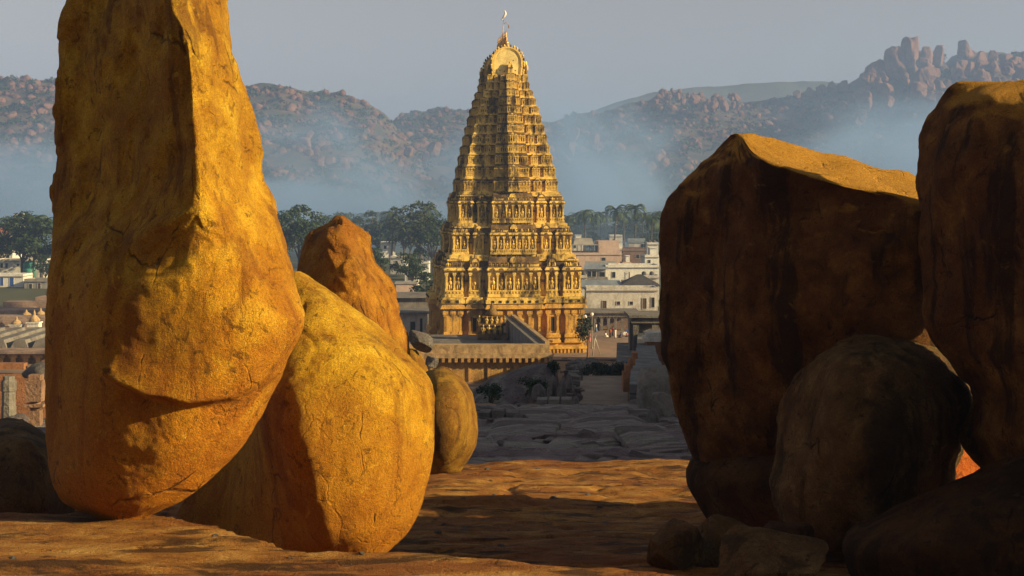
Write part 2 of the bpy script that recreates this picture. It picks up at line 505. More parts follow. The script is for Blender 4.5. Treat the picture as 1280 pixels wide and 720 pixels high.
def loft(levels, back, res=4.0, sf=18, sb=9, amp=.05, freq=1.2, crack=.04, seed=0.0, sculpt=None, smooth=2, facet=.05, fz=None):
    """levels: (row, six (column, distance) points from the left outline across the front to the right one); the back is rounded off"""
    K = len(levels[0][1])
    wmax = max(l[1][-1][0] - l[1][0][0] for l in levels)
    loops = []
    for y, fr in levels:
        pts = [np.array((PX(px, d), d, PZ(y, d))) for px, d in fr]
        wr = (fr[-1][0] - fr[0][0]) / wmax
        L_, R_ = pts[0], pts[-1]
        for t in (.15, .38, .62, .85):
            q = R_ + (L_ - R_) * t
            q = q + np.array((0, 1, 0)) * back * wr ** .6 * math.sin(math.pi * t) ** .7
            pts.append(q)
        loops.append(catmull(np.array(pts), True, [sf] * (K - 1) + [sb] * 5))
    ys = [l[0] for l in levels]
    G = catmull(np.array(loops), False, [max(2, int(round(abs(ys[i + 1] - ys[i]) / res))) for i in range(len(ys) - 1)])
    for _ in range(smooth):
        Gs = (np.roll(G, 1, 1) + np.roll(G, -1, 1)) * .25 + G * .5
        Gs[1:-1] = Gs[1:-1] * .5 + (Gs[:-2] + Gs[2:]) * .25
        G = Gs
    if sculpt is not None: G = sculpt(G)
    def normals(G):
        du = np.roll(G, -1, 1) - np.roll(G, 1, 1)
        dv = np.gradient(G, axis=0)
        n = np.cross(du, dv)
        n /= np.linalg.norm(n, axis=2)[:, :, None] + 1e-9
        c = G.mean((0, 1))
        if ((G - c) * n).sum() < 0: n = -n
        return n
    n = normals(G)
    p = G.reshape(-1, 3)
    d1 = amp * fbm(p * freq, 3, seed)
    # broken facets: steps between plates
    w = p * 1.5 + .5 * np.stack([noise(p * 1.1, seed + 7), noise(p * 1.1, seed + 8), noise(p * 1.1, seed + 9)], 1)
    pl = fbm(w * .9, 2, seed + 40)
    d2 = facet * (np.floor(pl * 5) / 5 + .2 * sstep(pl * 5 - np.floor(pl * 5), .75, 1.0))
    if fz is not None:
        wz = .22 + .78 * sstep(p[:, 2], *fz)
        d2 = d2 * wz; d1 = d1 * wz
    rg = np.abs(noise(p * np.array([.9, .9, .65]) + .35 * np.stack([noise(p * 2.2, 1), noise(p * 2.2, 2), noise(p * 2.2, 3)], 1), seed + 60))
    gate = sstep(noise(p * .6, seed + 70), -.05, .25)
    d3 = -crack * np.clip(1 - rg / .035, 0, 1) * gate
    d4 = amp * .20 * fbm(p * freq * 5, 4, seed + 5, .6) - amp * .18 * np.abs(noise(p * freq * 3.1, seed + 15))
    G = (p + n.reshape(-1, 3) * (d1 + d2 + d3 + d4)[:, None]).reshape(G.shape)
    nv, nu = G.shape[:2]
    V = G.reshape(-1, 3)
    V = np.concatenate([V, G[0].mean(0)[None], G[-1].mean(0)[None]], 0)
    i = np.arange(nv - 1)[:, None] * nu
    j = np.arange(nu)[None, :]
    j2 = (np.arange(nu) + 1)[None, :] % nu
    Q = np.stack([(i + j).ravel(), (i + nu + j).ravel(), (i + nu + j2).ravel(), (i + j2).ravel()], 1).tolist()
    t, b = nv * nu, nv * nu + 1
    for k in range(nu):
        Q.append([t, k, (k + 1) % nu]); Q.append([b, (nv - 1) * nu + (k + 1) % nu, (nv - 1) * nu + k])
    return V, Q

def boulder(name, label, mat, levels, back, group=None, cat='boulder', **kw):
    V, Q = loft(levels, back, **kw)
    base = V[V[:, 2] < V[:, 2].min() + .3].mean(0)
    base[2] = V[:, 2].min()
    o = link(name, np_mesh(name, V, Q, mat, True, None, base), None, base)
    bm = bmesh.new(); bm.from_mesh(o.data); bmesh.ops.recalc_face_normals(bm, faces=bm.faces); bm.to_mesh(o.data); bm.free()
    tag(o, label, cat, group)
    return o

def lv(y, *a):
    return (y, [(a[k], a[k + 1]) for k in range(0, len(a), 2)])

def sculpt_tall(G):
    p = G.reshape(-1, 3).copy()
    px = 640 + p[:, 0] / p[:, 1] * F
    y = HOR + (CZ - p[:, 2]) / p[:, 1] * F
    front = p[:, 1] < 14.2
    yc = np.interp(px, [60, 80, 130, 180, 240, 300, 350, 375, 400], [350, 392, 466, 492, 503, 495, 466, 436, 400])
    yc = yc + 5 * noise(np.stack([px * .03, 0 * px, 0 * px], 1), 3)
    up = sstep(yc - y, -9, 5)
    bl = np.exp(-np.clip(yc - y, 0, 1e3) / 75.) * up
    fade = sstep(px, 62, 130)
    p[:, 1] -= np.where(front, .17 * bl * fade, 0)
    # the jutting break under the shaded upper face
    yb = np.interp(px, [60, 150, 200, 250, 280], [300, 292, 272, 256, 250])
    p[:, 1] -= np.where(front, .07 * sstep(y - yb, -6, 8) * np.exp(-np.clip(y - yb, 0, 1e3) / 60.) * sstep(px, 120, 190) * (1 - sstep(px, 250, 290)), 0)
    return p.reshape(G.shape)

boulder('boulder', 'towering golden boulder balanced on a narrow base, its upper left face in shade', M['gold'], [
    lv(-130, 120, 15.05, 135, 14.7, 165, 14.12, 185, 13.77, 205, 14, 222, 14.4),
    lv(-95, 98, 15.25, 125, 14.8, 170, 13.97, 203, 13.37, 230, 13.8, 255, 14.4),
    lv(0, 79, 15.35, 120, 14.8, 170, 13.97, 213, 13.22, 245, 13.65, 277, 14.4),
    lv(50, 70, 15.35, 115, 14.8, 175, 13.92, 231, 13.12, 260, 13.6, 290, 14.4),
    lv(150, 73, 15.35, 118, 14.75, 178, 13.87, 239, 13.02, 275, 13.5, 315, 14.4),
    lv(220, 68, 15.35, 112, 14.7, 175, 13.82, 244, 12.97, 285, 13.4, 333, 14.35),
    lv(265, 65, 15.25, 108, 14.55, 160, 13.72, 240, 12.97, 295, 13.3, 349, 14.3),
    lv(310, 60, 14.9, 100, 14.15, 150, 13.5, 240, 12.98, 310, 13.25, 362, 14.2),
    lv(360, 57, 14.7, 95, 13.85, 145, 13.25, 245, 12.95, 325, 13.2, 376, 14.0),
    lv(400, 55, 14.7, 95, 13.8, 145, 13.18, 255, 12.95, 335, 13.15, 384, 13.85),
    lv(450, 56, 14.7, 95, 13.8, 145, 13.2, 250, 13.0, 322, 13.2, 362, 13.85),
    lv(500, 57, 14.7, 92, 13.75, 140, 13.2, 235, 13.05, 300, 13.3, 337, 13.9),
    lv(560, 59, 14.6, 90, 13.75, 130, 13.25, 210, 13.1, 265, 13.35, 303, 13.8),
    lv(600, 65, 14.2, 92, 13.7, 130, 13.35, 195, 13.3, 235, 13.5, 262, 13.8),
    lv(630, 80, 14.1, 100, 13.8, 130, 13.55, 175, 13.5, 205, 13.65, 222, 13.8),
    lv(645, 118, 13.95, 130, 13.8, 145, 13.75, 165, 13.75, 178, 13.8, 188, 13.85),
    lv(662, 140, 13.95, 148, 13.87, 157, 13.83, 166, 13.83, 173, 13.88, 178, 13.95)],
    1.25, res=2.4, sf=28, sb=14, amp=.05, freq=1.2, crack=.0, seed=2.0, sculpt=sculpt_tall, facet=.12, smooth=1, fz=(23.2, 24.0))

boulder('boulder', 'rounded golden boulder leaning out behind the towering one', M['gold2'], [
    lv(340, 357, 16.8, 361, 16.7, 365, 16.65, 369, 16.65, 373, 16.7, 377, 16.8),
    lv(352, 347, 16.85, 356, 16.6, 366, 16.4, 378, 16.4, 388, 16.5, 397, 16.8),
    lv(385, 328, 16.9, 348, 16.4, 370, 16.0, 397, 15.9, 422, 16.1, 443, 16.7),
    lv(430, 305, 17.6, 330, 16.6, 360, 15.5, 420, 15.4, 465, 15.7, 501, 16.6),
    lv(465, 290, 17.9, 318, 16.7, 352, 15.25, 430, 15.15, 492, 15.5, 535, 16.45),
    lv(490, 281, 17.9, 312, 16.8, 350, 15.15, 430, 15.0, 502, 15.4, 546, 16.4),
    lv(530, 265, 17.9, 300, 16.9, 351, 15.05, 430, 14.9, 500, 15.3, 543, 16.3),
    lv(580, 245, 17.9, 290, 17.0, 361, 15.0, 430, 14.85, 500, 15.25, 538, 16.2),
    lv(630, 225, 17.9, 280, 17.0, 375, 15.05, 430, 14.9, 490, 15.2, 526, 16.1),
    lv(665, 215, 17.7, 280, 16.9, 386, 15.15, 430, 15.05, 475, 15.25, 509, 16.0),
    lv(692, 230, 16.6, 300, 16.0, 394, 15.35, 430, 15.3, 460, 15.4, 484, 15.9),
    lv(716, 270, 16.4, 320, 15.9, 390, 15.6, 425, 15.6, 445, 15.7, 460, 15.9)],
    1.7, res=3.2, sf=22, sb=12, amp=.05, freq=1.0, crack=.025, seed=12.0, facet=.035)

boulder('boulder', 'pointed rusty orange boulder standing behind the rounded golden one', M['orange'], [
    lv(268, 421, 19.25, 422, 19.2, 424, 19.15, 426, 19.15, 428, 19.2, 430, 19.25),
    lv(277, 405, 19.2, 411, 19.0, 419, 18.85, 428, 18.8, 437, 19.0, 445, 19.3),
    lv(290, 388, 19.1, 397, 18.75, 412, 18.45, 430, 18.4, 444, 18.8, 456, 19.3),
    lv(312, 375, 18.9, 387, 18.4, 408, 18.1, 434, 18.05, 453, 18.5, 468, 19.25),
    lv(350, 367, 18.8, 382, 18.2, 408, 17.8, 442, 17.75, 467, 18.25, 488, 19.15),
    lv(392, 362, 18.8, 380, 18.1, 410, 17.7, 450, 17.6, 481, 18.15, 503, 19.05),
    lv(440, 358, 18.8, 380, 18.1, 410, 17.6, 452, 17.5, 489, 18.05, 515, 18.95),
    lv(560, 356, 18.7, 380, 18.1, 410, 17.7, 450, 17.6, 490, 18.05, 520, 18.85),
    lv(660, 370, 18.6, 390, 18.3, 415, 18.0, 450, 18.0, 480, 18.3, 505, 18.85)],
    1.3, res=3, sf=18, sb=8, amp=.06, freq=1.5, crack=.05, seed=26.0, facet=.14, smooth=1)

boulder('boulder', 'small smooth brown boulder peeping out right of the rounded golden one', M['umber'], [
    lv(462, 540, 26.6, 544, 26.4, 549, 26.3, 554, 26.3, 559, 26.4, 563, 26.6),
    lv(475, 512, 26.8, 528, 26.1, 545, 25.7, 560, 25.7, 572, 26.0, 582, 26.6),
    lv(500, 500, 26.9, 518, 25.9, 542, 25.3, 566, 25.3, 583, 25.7, 594, 26.5),
    lv(530, 495, 26.9, 515, 25.8, 542, 25.1, 568, 25.1, 586, 25.5, 598, 26.4),
    lv(556, 497, 26.8, 515, 25.8, 542, 25.2, 566, 25.2, 584, 25.6, 596, 26.3),
    lv(576, 506, 26.6, 520, 25.9, 542, 25.5, 562, 25.5, 577, 25.8, 586, 26.2),
    lv(592, 520, 26.4, 532, 26.0, 545, 25.8, 558, 25.8, 569, 26.0, 576, 26.2)],
    1.2, res=4, sf=10, sb=6, amp=.05, freq=1.4, crack=.02, seed=32.0, facet=.02)

boulder('boulder', 'low black shaded boulder at the left edge behind the ledge', M['darkg'], [
    lv(536, -60, 18.2, -40, 17.9, -15, 17.6, 5, 17.6, 20, 17.8, 30, 18.2),
    lv(552, -110, 18.4, -70, 17.7, -20, 17.2, 20, 17.1, 42, 17.5, 55, 18.2),
    lv(585, -150, 18.5, -95, 17.5, -25, 16.9, 30, 16.8, 62, 17.2, 82, 18.1),
    lv(630, -160, 18.4, -100, 17.4, -25, 16.7, 35, 16.6, 72, 17.1, 96, 18.0),
    lv(668, -140, 18.2, -90, 17.5, -25, 17.0, 30, 16.9, 62, 17.2, 84, 17.9)],
    1.6, res=5, sf=14, sb=8, amp=.08, freq=1.0, crack=.03, seed=42.0)

# right hand group
S = -.5
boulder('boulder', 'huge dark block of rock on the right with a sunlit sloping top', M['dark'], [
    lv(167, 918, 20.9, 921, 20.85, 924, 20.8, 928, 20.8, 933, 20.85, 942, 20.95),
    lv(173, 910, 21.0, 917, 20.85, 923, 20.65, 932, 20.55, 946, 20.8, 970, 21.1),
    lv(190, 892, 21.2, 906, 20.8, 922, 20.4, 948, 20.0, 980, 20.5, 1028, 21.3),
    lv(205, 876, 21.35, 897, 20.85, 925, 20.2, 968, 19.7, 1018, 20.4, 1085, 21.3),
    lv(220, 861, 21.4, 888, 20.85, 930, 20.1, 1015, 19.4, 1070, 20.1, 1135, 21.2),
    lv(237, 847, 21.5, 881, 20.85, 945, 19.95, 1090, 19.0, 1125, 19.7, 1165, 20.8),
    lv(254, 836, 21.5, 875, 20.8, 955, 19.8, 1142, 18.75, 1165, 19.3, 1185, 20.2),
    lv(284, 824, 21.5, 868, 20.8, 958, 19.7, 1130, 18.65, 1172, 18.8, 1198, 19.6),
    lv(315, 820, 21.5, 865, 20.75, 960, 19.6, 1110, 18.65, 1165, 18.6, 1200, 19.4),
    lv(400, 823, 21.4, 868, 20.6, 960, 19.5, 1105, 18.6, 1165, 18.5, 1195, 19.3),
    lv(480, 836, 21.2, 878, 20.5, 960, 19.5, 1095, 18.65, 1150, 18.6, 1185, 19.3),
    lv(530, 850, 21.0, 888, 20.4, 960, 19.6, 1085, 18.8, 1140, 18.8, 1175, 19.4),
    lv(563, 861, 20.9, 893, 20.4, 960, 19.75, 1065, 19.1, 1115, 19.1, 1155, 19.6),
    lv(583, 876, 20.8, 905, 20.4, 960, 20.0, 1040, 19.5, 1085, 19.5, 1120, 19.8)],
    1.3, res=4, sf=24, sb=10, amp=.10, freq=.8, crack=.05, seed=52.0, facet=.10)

boulder('boulder', 'dark squat rock carrying the huge dark block, split from it by a crack', M['dark2'], [
    lv(570, 866, 20.9, 885, 20.5, 930, 20.0, 990, 19.6, 1060, 19.5, 1110, 19.9),
    lv(583, 858, 20.9, 882, 20.4, 930, 19.8, 990, 19.4, 1070, 19.3, 1130, 19.8),
    lv(605, 859, 20.8, 882, 20.3, 930, 19.7, 990, 19.3, 1070, 19.2, 1135, 19.8),
    lv(632, 872, 20.7, 892, 20.3, 935, 19.8, 990, 19.4, 1060, 19.4, 1120, 19.8),
    lv(665, 892, 20.5, 910, 20.2, 940, 19.9, 990, 19.7, 1050, 19.7, 1100, 19.9)],
    1.3, res=4, sf=16, sb=8, amp=.06, freq=1.2, crack=.03, seed=57.0)

boulder('boulder', 'tall dark boulder cut off by the right edge with sunlight on its top', M['dark'], [  # unseen right end stretched outwards and forwards to shade the neighbouring rocks
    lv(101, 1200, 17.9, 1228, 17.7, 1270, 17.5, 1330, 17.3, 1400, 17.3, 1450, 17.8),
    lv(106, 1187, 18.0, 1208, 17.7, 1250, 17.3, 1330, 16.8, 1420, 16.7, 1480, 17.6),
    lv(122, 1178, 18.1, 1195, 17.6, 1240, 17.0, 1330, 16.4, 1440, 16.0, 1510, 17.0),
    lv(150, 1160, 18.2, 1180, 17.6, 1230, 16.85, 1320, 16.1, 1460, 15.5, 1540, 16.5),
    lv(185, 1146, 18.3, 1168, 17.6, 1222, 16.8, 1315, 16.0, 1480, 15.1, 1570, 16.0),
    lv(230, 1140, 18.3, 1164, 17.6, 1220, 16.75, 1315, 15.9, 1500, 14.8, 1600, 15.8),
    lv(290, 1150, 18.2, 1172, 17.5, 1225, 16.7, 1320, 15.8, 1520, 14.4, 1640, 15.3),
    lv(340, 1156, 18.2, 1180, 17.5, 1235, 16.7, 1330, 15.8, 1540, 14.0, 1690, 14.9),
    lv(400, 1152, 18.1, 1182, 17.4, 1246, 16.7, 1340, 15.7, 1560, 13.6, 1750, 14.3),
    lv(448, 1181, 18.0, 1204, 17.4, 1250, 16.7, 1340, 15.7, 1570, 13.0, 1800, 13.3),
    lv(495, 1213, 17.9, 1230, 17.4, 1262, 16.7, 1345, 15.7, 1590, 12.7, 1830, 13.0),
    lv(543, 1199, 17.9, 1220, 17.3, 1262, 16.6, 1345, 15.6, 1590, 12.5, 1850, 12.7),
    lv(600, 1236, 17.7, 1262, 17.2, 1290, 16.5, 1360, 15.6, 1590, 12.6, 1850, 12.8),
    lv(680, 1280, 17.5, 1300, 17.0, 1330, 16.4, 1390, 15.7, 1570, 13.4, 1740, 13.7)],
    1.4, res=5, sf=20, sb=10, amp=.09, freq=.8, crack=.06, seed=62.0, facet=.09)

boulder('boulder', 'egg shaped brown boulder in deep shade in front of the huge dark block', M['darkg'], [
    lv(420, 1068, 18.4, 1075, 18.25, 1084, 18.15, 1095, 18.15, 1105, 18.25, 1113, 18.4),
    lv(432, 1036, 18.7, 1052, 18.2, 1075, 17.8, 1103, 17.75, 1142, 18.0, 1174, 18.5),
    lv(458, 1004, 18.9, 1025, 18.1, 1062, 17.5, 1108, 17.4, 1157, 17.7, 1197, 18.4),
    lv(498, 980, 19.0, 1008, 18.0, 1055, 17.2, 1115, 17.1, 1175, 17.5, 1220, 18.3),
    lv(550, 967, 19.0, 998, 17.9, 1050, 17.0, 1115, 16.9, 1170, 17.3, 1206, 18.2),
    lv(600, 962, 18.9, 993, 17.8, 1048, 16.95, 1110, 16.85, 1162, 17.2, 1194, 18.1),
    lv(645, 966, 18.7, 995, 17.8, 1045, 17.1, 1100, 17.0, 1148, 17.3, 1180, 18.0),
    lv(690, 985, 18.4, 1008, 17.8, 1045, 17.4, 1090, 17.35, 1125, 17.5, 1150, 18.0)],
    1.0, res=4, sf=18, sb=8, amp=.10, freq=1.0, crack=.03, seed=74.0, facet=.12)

boulder('boulder', 'slanting flat dark slab rising to the right edge', M['dark2'], [
    lv(545, 1330, 16.3, 1350, 16.0, 1390, 15.8, 1440, 15.8, 1480, 16.0, 1500, 16.4),
    lv(572, 1262, 16.6, 1290, 16.1, 1340, 15.6, 1420, 15.3, 1500, 15.4, 1540, 16.0),
    lv(600, 1195, 16.7, 1225, 16.1, 1300, 15.5, 1400, 15.1, 1500, 15.1, 1560, 15.8),
    lv(632, 1120, 16.7, 1150, 16.1, 1230, 15.4, 1360, 15.0, 1490, 15.0, 1560, 15.6),
    lv(662, 1062, 16.6, 1090, 16.1, 1170, 15.3, 1320, 14.9, 1470, 14.9, 1550, 15.5),
    lv(690, 1050, 16.4, 1080, 15.9, 1150, 15.2, 1290, 14.85, 1450, 14.9, 1540, 15.4),
    lv(740, 1070, 16.2, 1095, 15.8, 1160, 15.3, 1290, 15.0, 1440, 15.0, 1520, 15.4)],
    .8, res=4, sf=16, sb=8, amp=.06, freq=1.1, crack=.04, seed=82.0, facet=.08)

def small_rock(label, px0, px1, y0, y1, d, mat, seed, tilt=0, cat='rock', name='rock', group=None, dep=.6, amp=.07):
    w = px1 - px0; c = (px0 + px1) / 2
    L_ = []
    for f, k, t in ((0, .25, .25), (.08, .52, .5), (.3, .8, .8), (.6, 1.0, 1.0), (.85, .97, 1.0), (1.0, .8, .85)):
        y = y0 + (y1 - y0) * f
        cc = c + tilt * (0.5 - f) * w
        h = w / 2 * k
        D_ = dep * t
        L_.append(lv(y, cc - h, d, cc - h * .8, d - D_ * .6, cc - h * .3, d - D_, cc + h * .35, d - D_ * .95, cc + h * .8, d - D_ * .55, cc + h, d))
    return boulder(name, label, mat, L_, dep, group, cat, res=max(2.5, (y1 - y0) / 22), sf=8, sb=5, amp=amp, freq=1.8, crack=.02, seed=seed, facet=.10)

def block(label, px0, px1, y0, y1, d, mat, seed, rot=(0, 0, 0), dep=.8, name='rock', cat='rock'):
    """angular broken stone: a rough block cut by planes"""
    rg = np.random.default_rng(seed)
    bm = bmesh.new(); bmesh.ops.create_icosphere(bm, subdivisions=5, radius=1)
    v = np.array([q.co[:] for q in bm.verts]); f = [[w.index for w in q.verts] for q in bm.faces]; bm.free()
    v = v / (np.abs(v) ** 7.0).sum(1)[:, None] ** (1 / 7.) * .92
    for _ in range(8):
        n = rg.normal(size=3); n /= np.linalg.norm(n)
        t = v @ n
        v = v - np.clip(t - rg.uniform(.62, 1.0), 0, None)[:, None] * n * .97
    v = v * np.array([PX(640 + (px1 - px0) / 2, d), dep / 2, (y1 - y0) / 2 / F * d])
    v = v @ np.array(Matrix.Rotation(rot[0], 3, 'X') @ Matrix.Rotation(rot[1], 3, 'Y')).T
    nn = v / np.linalg.norm(v, axis=1)[:, None]
    v = v + nn * (.05 * fbm(v * 2.2, 4, seed) + .02 * fbm(v * 9, 3, seed))[:, None] * min(1.0, PX(640 + (px1 - px0), d) / 1.0)
    c = np.array([PX((px0 + px1) / 2, d), d, PZ((y0 + y1) / 2, d)])
    v = v @ np.array(Matrix.Rotation(rot[2], 3, 'Z')).T
    v[:, 2] += c[2] - PZ(y1, d)
    o = link(name, np_mesh(name, v, f, mat, True), None, (c[0], c[1], PZ(y1, d)))
    return tag(o, label, cat)
block('angular dark rock at the left foot of the dark boulders', 806, 872, 658, 708, 17.0, M['darkg'], 101, (0, -.35, .5), .7)
block('dark wedge of rock leaning under the squat rock', 868, 948, 640, 722, 17.4, M['darkg'], 104, (.1, .35, .3), .8)
block('flat pale brown slab lying at the lower right behind the ledge', 893, 1040, 680, 724, 15.2, M['darkg'], 107, (.25, .14, -.2), 1.0)
block('small dark stone wedged under the egg shaped boulder', 940, 1010, 652, 712, 16.5, M['dark2'], 109, (0, -.2, .7), .7)
small_rock('sunlit orange boulder glimpsed through narrow gaps between the right hand boulders', 1135, 1275, 428, 690, 21.6, M['rust'], 111, 0, 'boulder', 'boulder', None, 1.4)
block('pale squared block perched behind the rounded golden boulder', 511, 540, 414, 440, 34, M['greyrock'], 117, (0, .25, .5), .55)
block('little pale stone lying below the pale squared block', 532, 547, 446, 459, 33, M['greyrock'], 115, (0, .3, .2), .4)
small_rock('low brown rock half hidden behind the rounded golden boulder, carrying the pale block', 470, 552, 437, 620, 34.2, M['umber'], 119, 0, 'boulder', 'boulder', None, 1.3, .06)
# ------------------------------------------------------------------ temple gateway tower
def stucco(name, c, c2, grime, amt, sc=1.0):
    m = bpy.data.materials.new(name)
    N, L, P = nodes(m)
    tc = N.new('ShaderNodeTexCoord').outputs['Object']
    n1 = tex(N, L, tc, .9 * sc, 7, .65, .3)
    n2 = tex(N, L, tc, .5 * sc, 6, .7, .5, (1, 1, .45))
    n3 = tex(N, L, tc, 6 * sc, 4, .6)
    b = ramp(N, [(.35, c2), (.62, c)]); L.new(n1, b.inputs[0])
    gq = ramp(N, [(.48, (0, 0, 0)), (.62, (1, 1, 1))]); L.new(n2, gq.inputs[0])
    col = mixc(N, L, math_(N, L, 'MULTIPLY', gq.outputs[0], amt), b.outputs[0], grime)
    r3 = ramp(N, [(.3, (.72, .69, .62)), (.55, (1.1, 1.1, 1.1))]); L.new(n3, r3.inputs[0])
    col = mixc(N, L, .8, col, r3.outputs[0], 'MULTIPLY')
    L.new(col, P.inputs['Base Color'])
    P.inputs['Roughness'].default_value = .85
    P.inputs['Specular IOR Level'].default_value = .2
    bump(N, L, P, n3, .6, .12)
    return m

M['stucco'] = stucco('ochre_stucco', (.80, .55, .135), (.58, .37, .08), (.06, .036, .015), .95)
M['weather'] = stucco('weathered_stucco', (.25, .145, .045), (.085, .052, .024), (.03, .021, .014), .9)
M['tstone'] = stucco('warm_temple_stone', (.64, .36, .07), (.44, .23, .045), (.10, .06, .03), .7)
M['shade_panel'] = plain_mat('painted_niche_shade', (.035, .028, .02), None, 1, .95)  # near-black panels paint the shade inside niches, slits and holes
M['cream'] = stucco('cream_plaster', (.80, .62, .24), (.66, .48, .16), (.2, .15, .08), .35)
M['metal'] = plain_mat('gilded_copper', (.52, .30, .11), (.28, .14, .05), 3, .4, 0, None, None, (.38, .64), .5, .6)
TM = [M['stucco'], M['weather'], M['shade_panel'], M['tstone'], M['cream'], M['metal']]
TROT = R(7.0)
TC = Vector((.4, 226.0, 0))           # set below from the south face
gop = thing('temple_gateway_tower', 'tall golden tiered temple gateway tower covered in sculpture with a horseshoe arched gable', 'temple tower', (0, 0, 0), TROT)

def fd(y):                             # distance of the south face at a given row
    return np.interp(y, [60, 93, 455], [220.5, 220.0, 212.0])
def tz(y): return PZ(y, float(fd(y)))
def tw(pxw, y): return pxw / F * float(fd(y))

# south face centre at the base -> tower centre
Lh0 = 14.0
ax = Vector((-math.sin(TROT), math.cos(TROT), 0))
sf = Vector((PX(642.5, 212.0), 212.0, 0))
gop.location = sf + ax * Lh0
GROUND_T = PZ(455, 212) - .8

class Fr:
    """frame of one face in tower coordinates: u along the face, n outwards"""
    def __init__(s, mb, face):
        s.mb = mb; s.face = face
    def box(s, u0, u1, n0, n1, z0, z1, mi=0, tx=0, ty=0):
        f = s.face
        if f == 'S': s.mb.box(u0, u1, -n1, -n0, z0, z1, mi, tx, ty)
        elif f == 'N': s.mb.box(u0, u1, n0, n1, z0, z1, mi, tx, ty)
        elif f == 'W': s.mb.box(-n1, -n0, u0, u1, z0, z1, mi, ty, tx)
        else: s.mb.box(n0, n1, u0, u1, z0, z1, mi, ty, tx)
    def pt(s, u, n, z):
        return {'S': (u, -n, z), 'N': (u, n, z), 'W': (-n, u, z), 'E': (n, u, z)}[s.face]
    def ball(s, u, n, z, ru, rn, rz, mi=0, nn=6, m=4):
        x, y, _ = s.pt(u, n, z)
        if s.face in 'SN': s.mb.ball((x, y, z), ru, rn, rz, mi, nn, m)
        else: s.mb.ball((x, y, z), rn, ru, rz, mi, nn, m)
    def arch(s, u, n0, n1, z, r, mi=0, k=8, h=1.15):
        """half disc with thickness, facing out"""
        pts = [(u + r * math.cos(math.pi * i / k), z + r * h * math.sin(math.pi * i / k)) for i in range(k + 1)]
        vs = [s.pt(a, n0, b) for a, b in pts] + [s.pt(a, n1, b) for a, b in pts]
        m = len(pts)
        fs = [tuple(range(m)), tuple(range(2 * m - 1, m - 1, -1))] + [(i, i + 1, m + i + 1, m + i) for i in range(m - 1)] + [(m - 1, 0, m, 2 * m - 1)]
        s.mb.add(vs, fs, mi)
    def barrel(s, u0, u1, n0, n1, z, h, mi=0, k=7):
        """half barrel lying along the face"""
        c = (n0 + n1) / 2; r = (n1 - n0) / 2
        pr = [(c + r * 1.06 * math.cos(math.pi * i / k), z + h * math.sin(math.pi * i / k) ** .8) for i in range(k + 1)]
        vs = [s.pt(u0, a, b) for a, b in pr] + [s.pt(u1, a, b) for a, b in pr]
        m = len(pr)
        fs = [tuple(range(m)), tuple(range(2 * m - 1, m - 1, -1))] + [(i, i + 1, m + i + 1, m + i) for i in range(m - 1)] + [(m - 1, 0, m, 2 * m - 1)]
        s.mb.add(vs, fs, mi)

def figure(fr, u, n, z, h, rr, mi=0):
    """small stucco deity standing in a niche: legs, hips, chest, arms, head"""
    w = h * .16
    fr.ball(u - w * .5, n, z + h * .22, w * .45, w * .5, h * .24, mi, 5, 4)
    fr.ball(u + w * .5, n, z + h * .22, w * .45, w * .5, h * .24, mi, 5, 4)
    fr.ball(u, n, z + h * .58, w * .95, w * .7, h * .2, mi, 6, 4)
    fr.ball(u - w * 1.25, n, z + h * (.55 + .1 * rr.uniform(-1, 1)), w * .32, w * .35, h * .17, mi, 5, 3)
    fr.ball(u + w * 1.25, n, z + h * (.55 + .1 * rr.uniform(-1, 1)), w * .32, w * .35, h * .17, mi, 5, 3)
    fr.ball(u, n, z + h * .9, w * .55, w * .55, h * .13, mi, 6, 4)

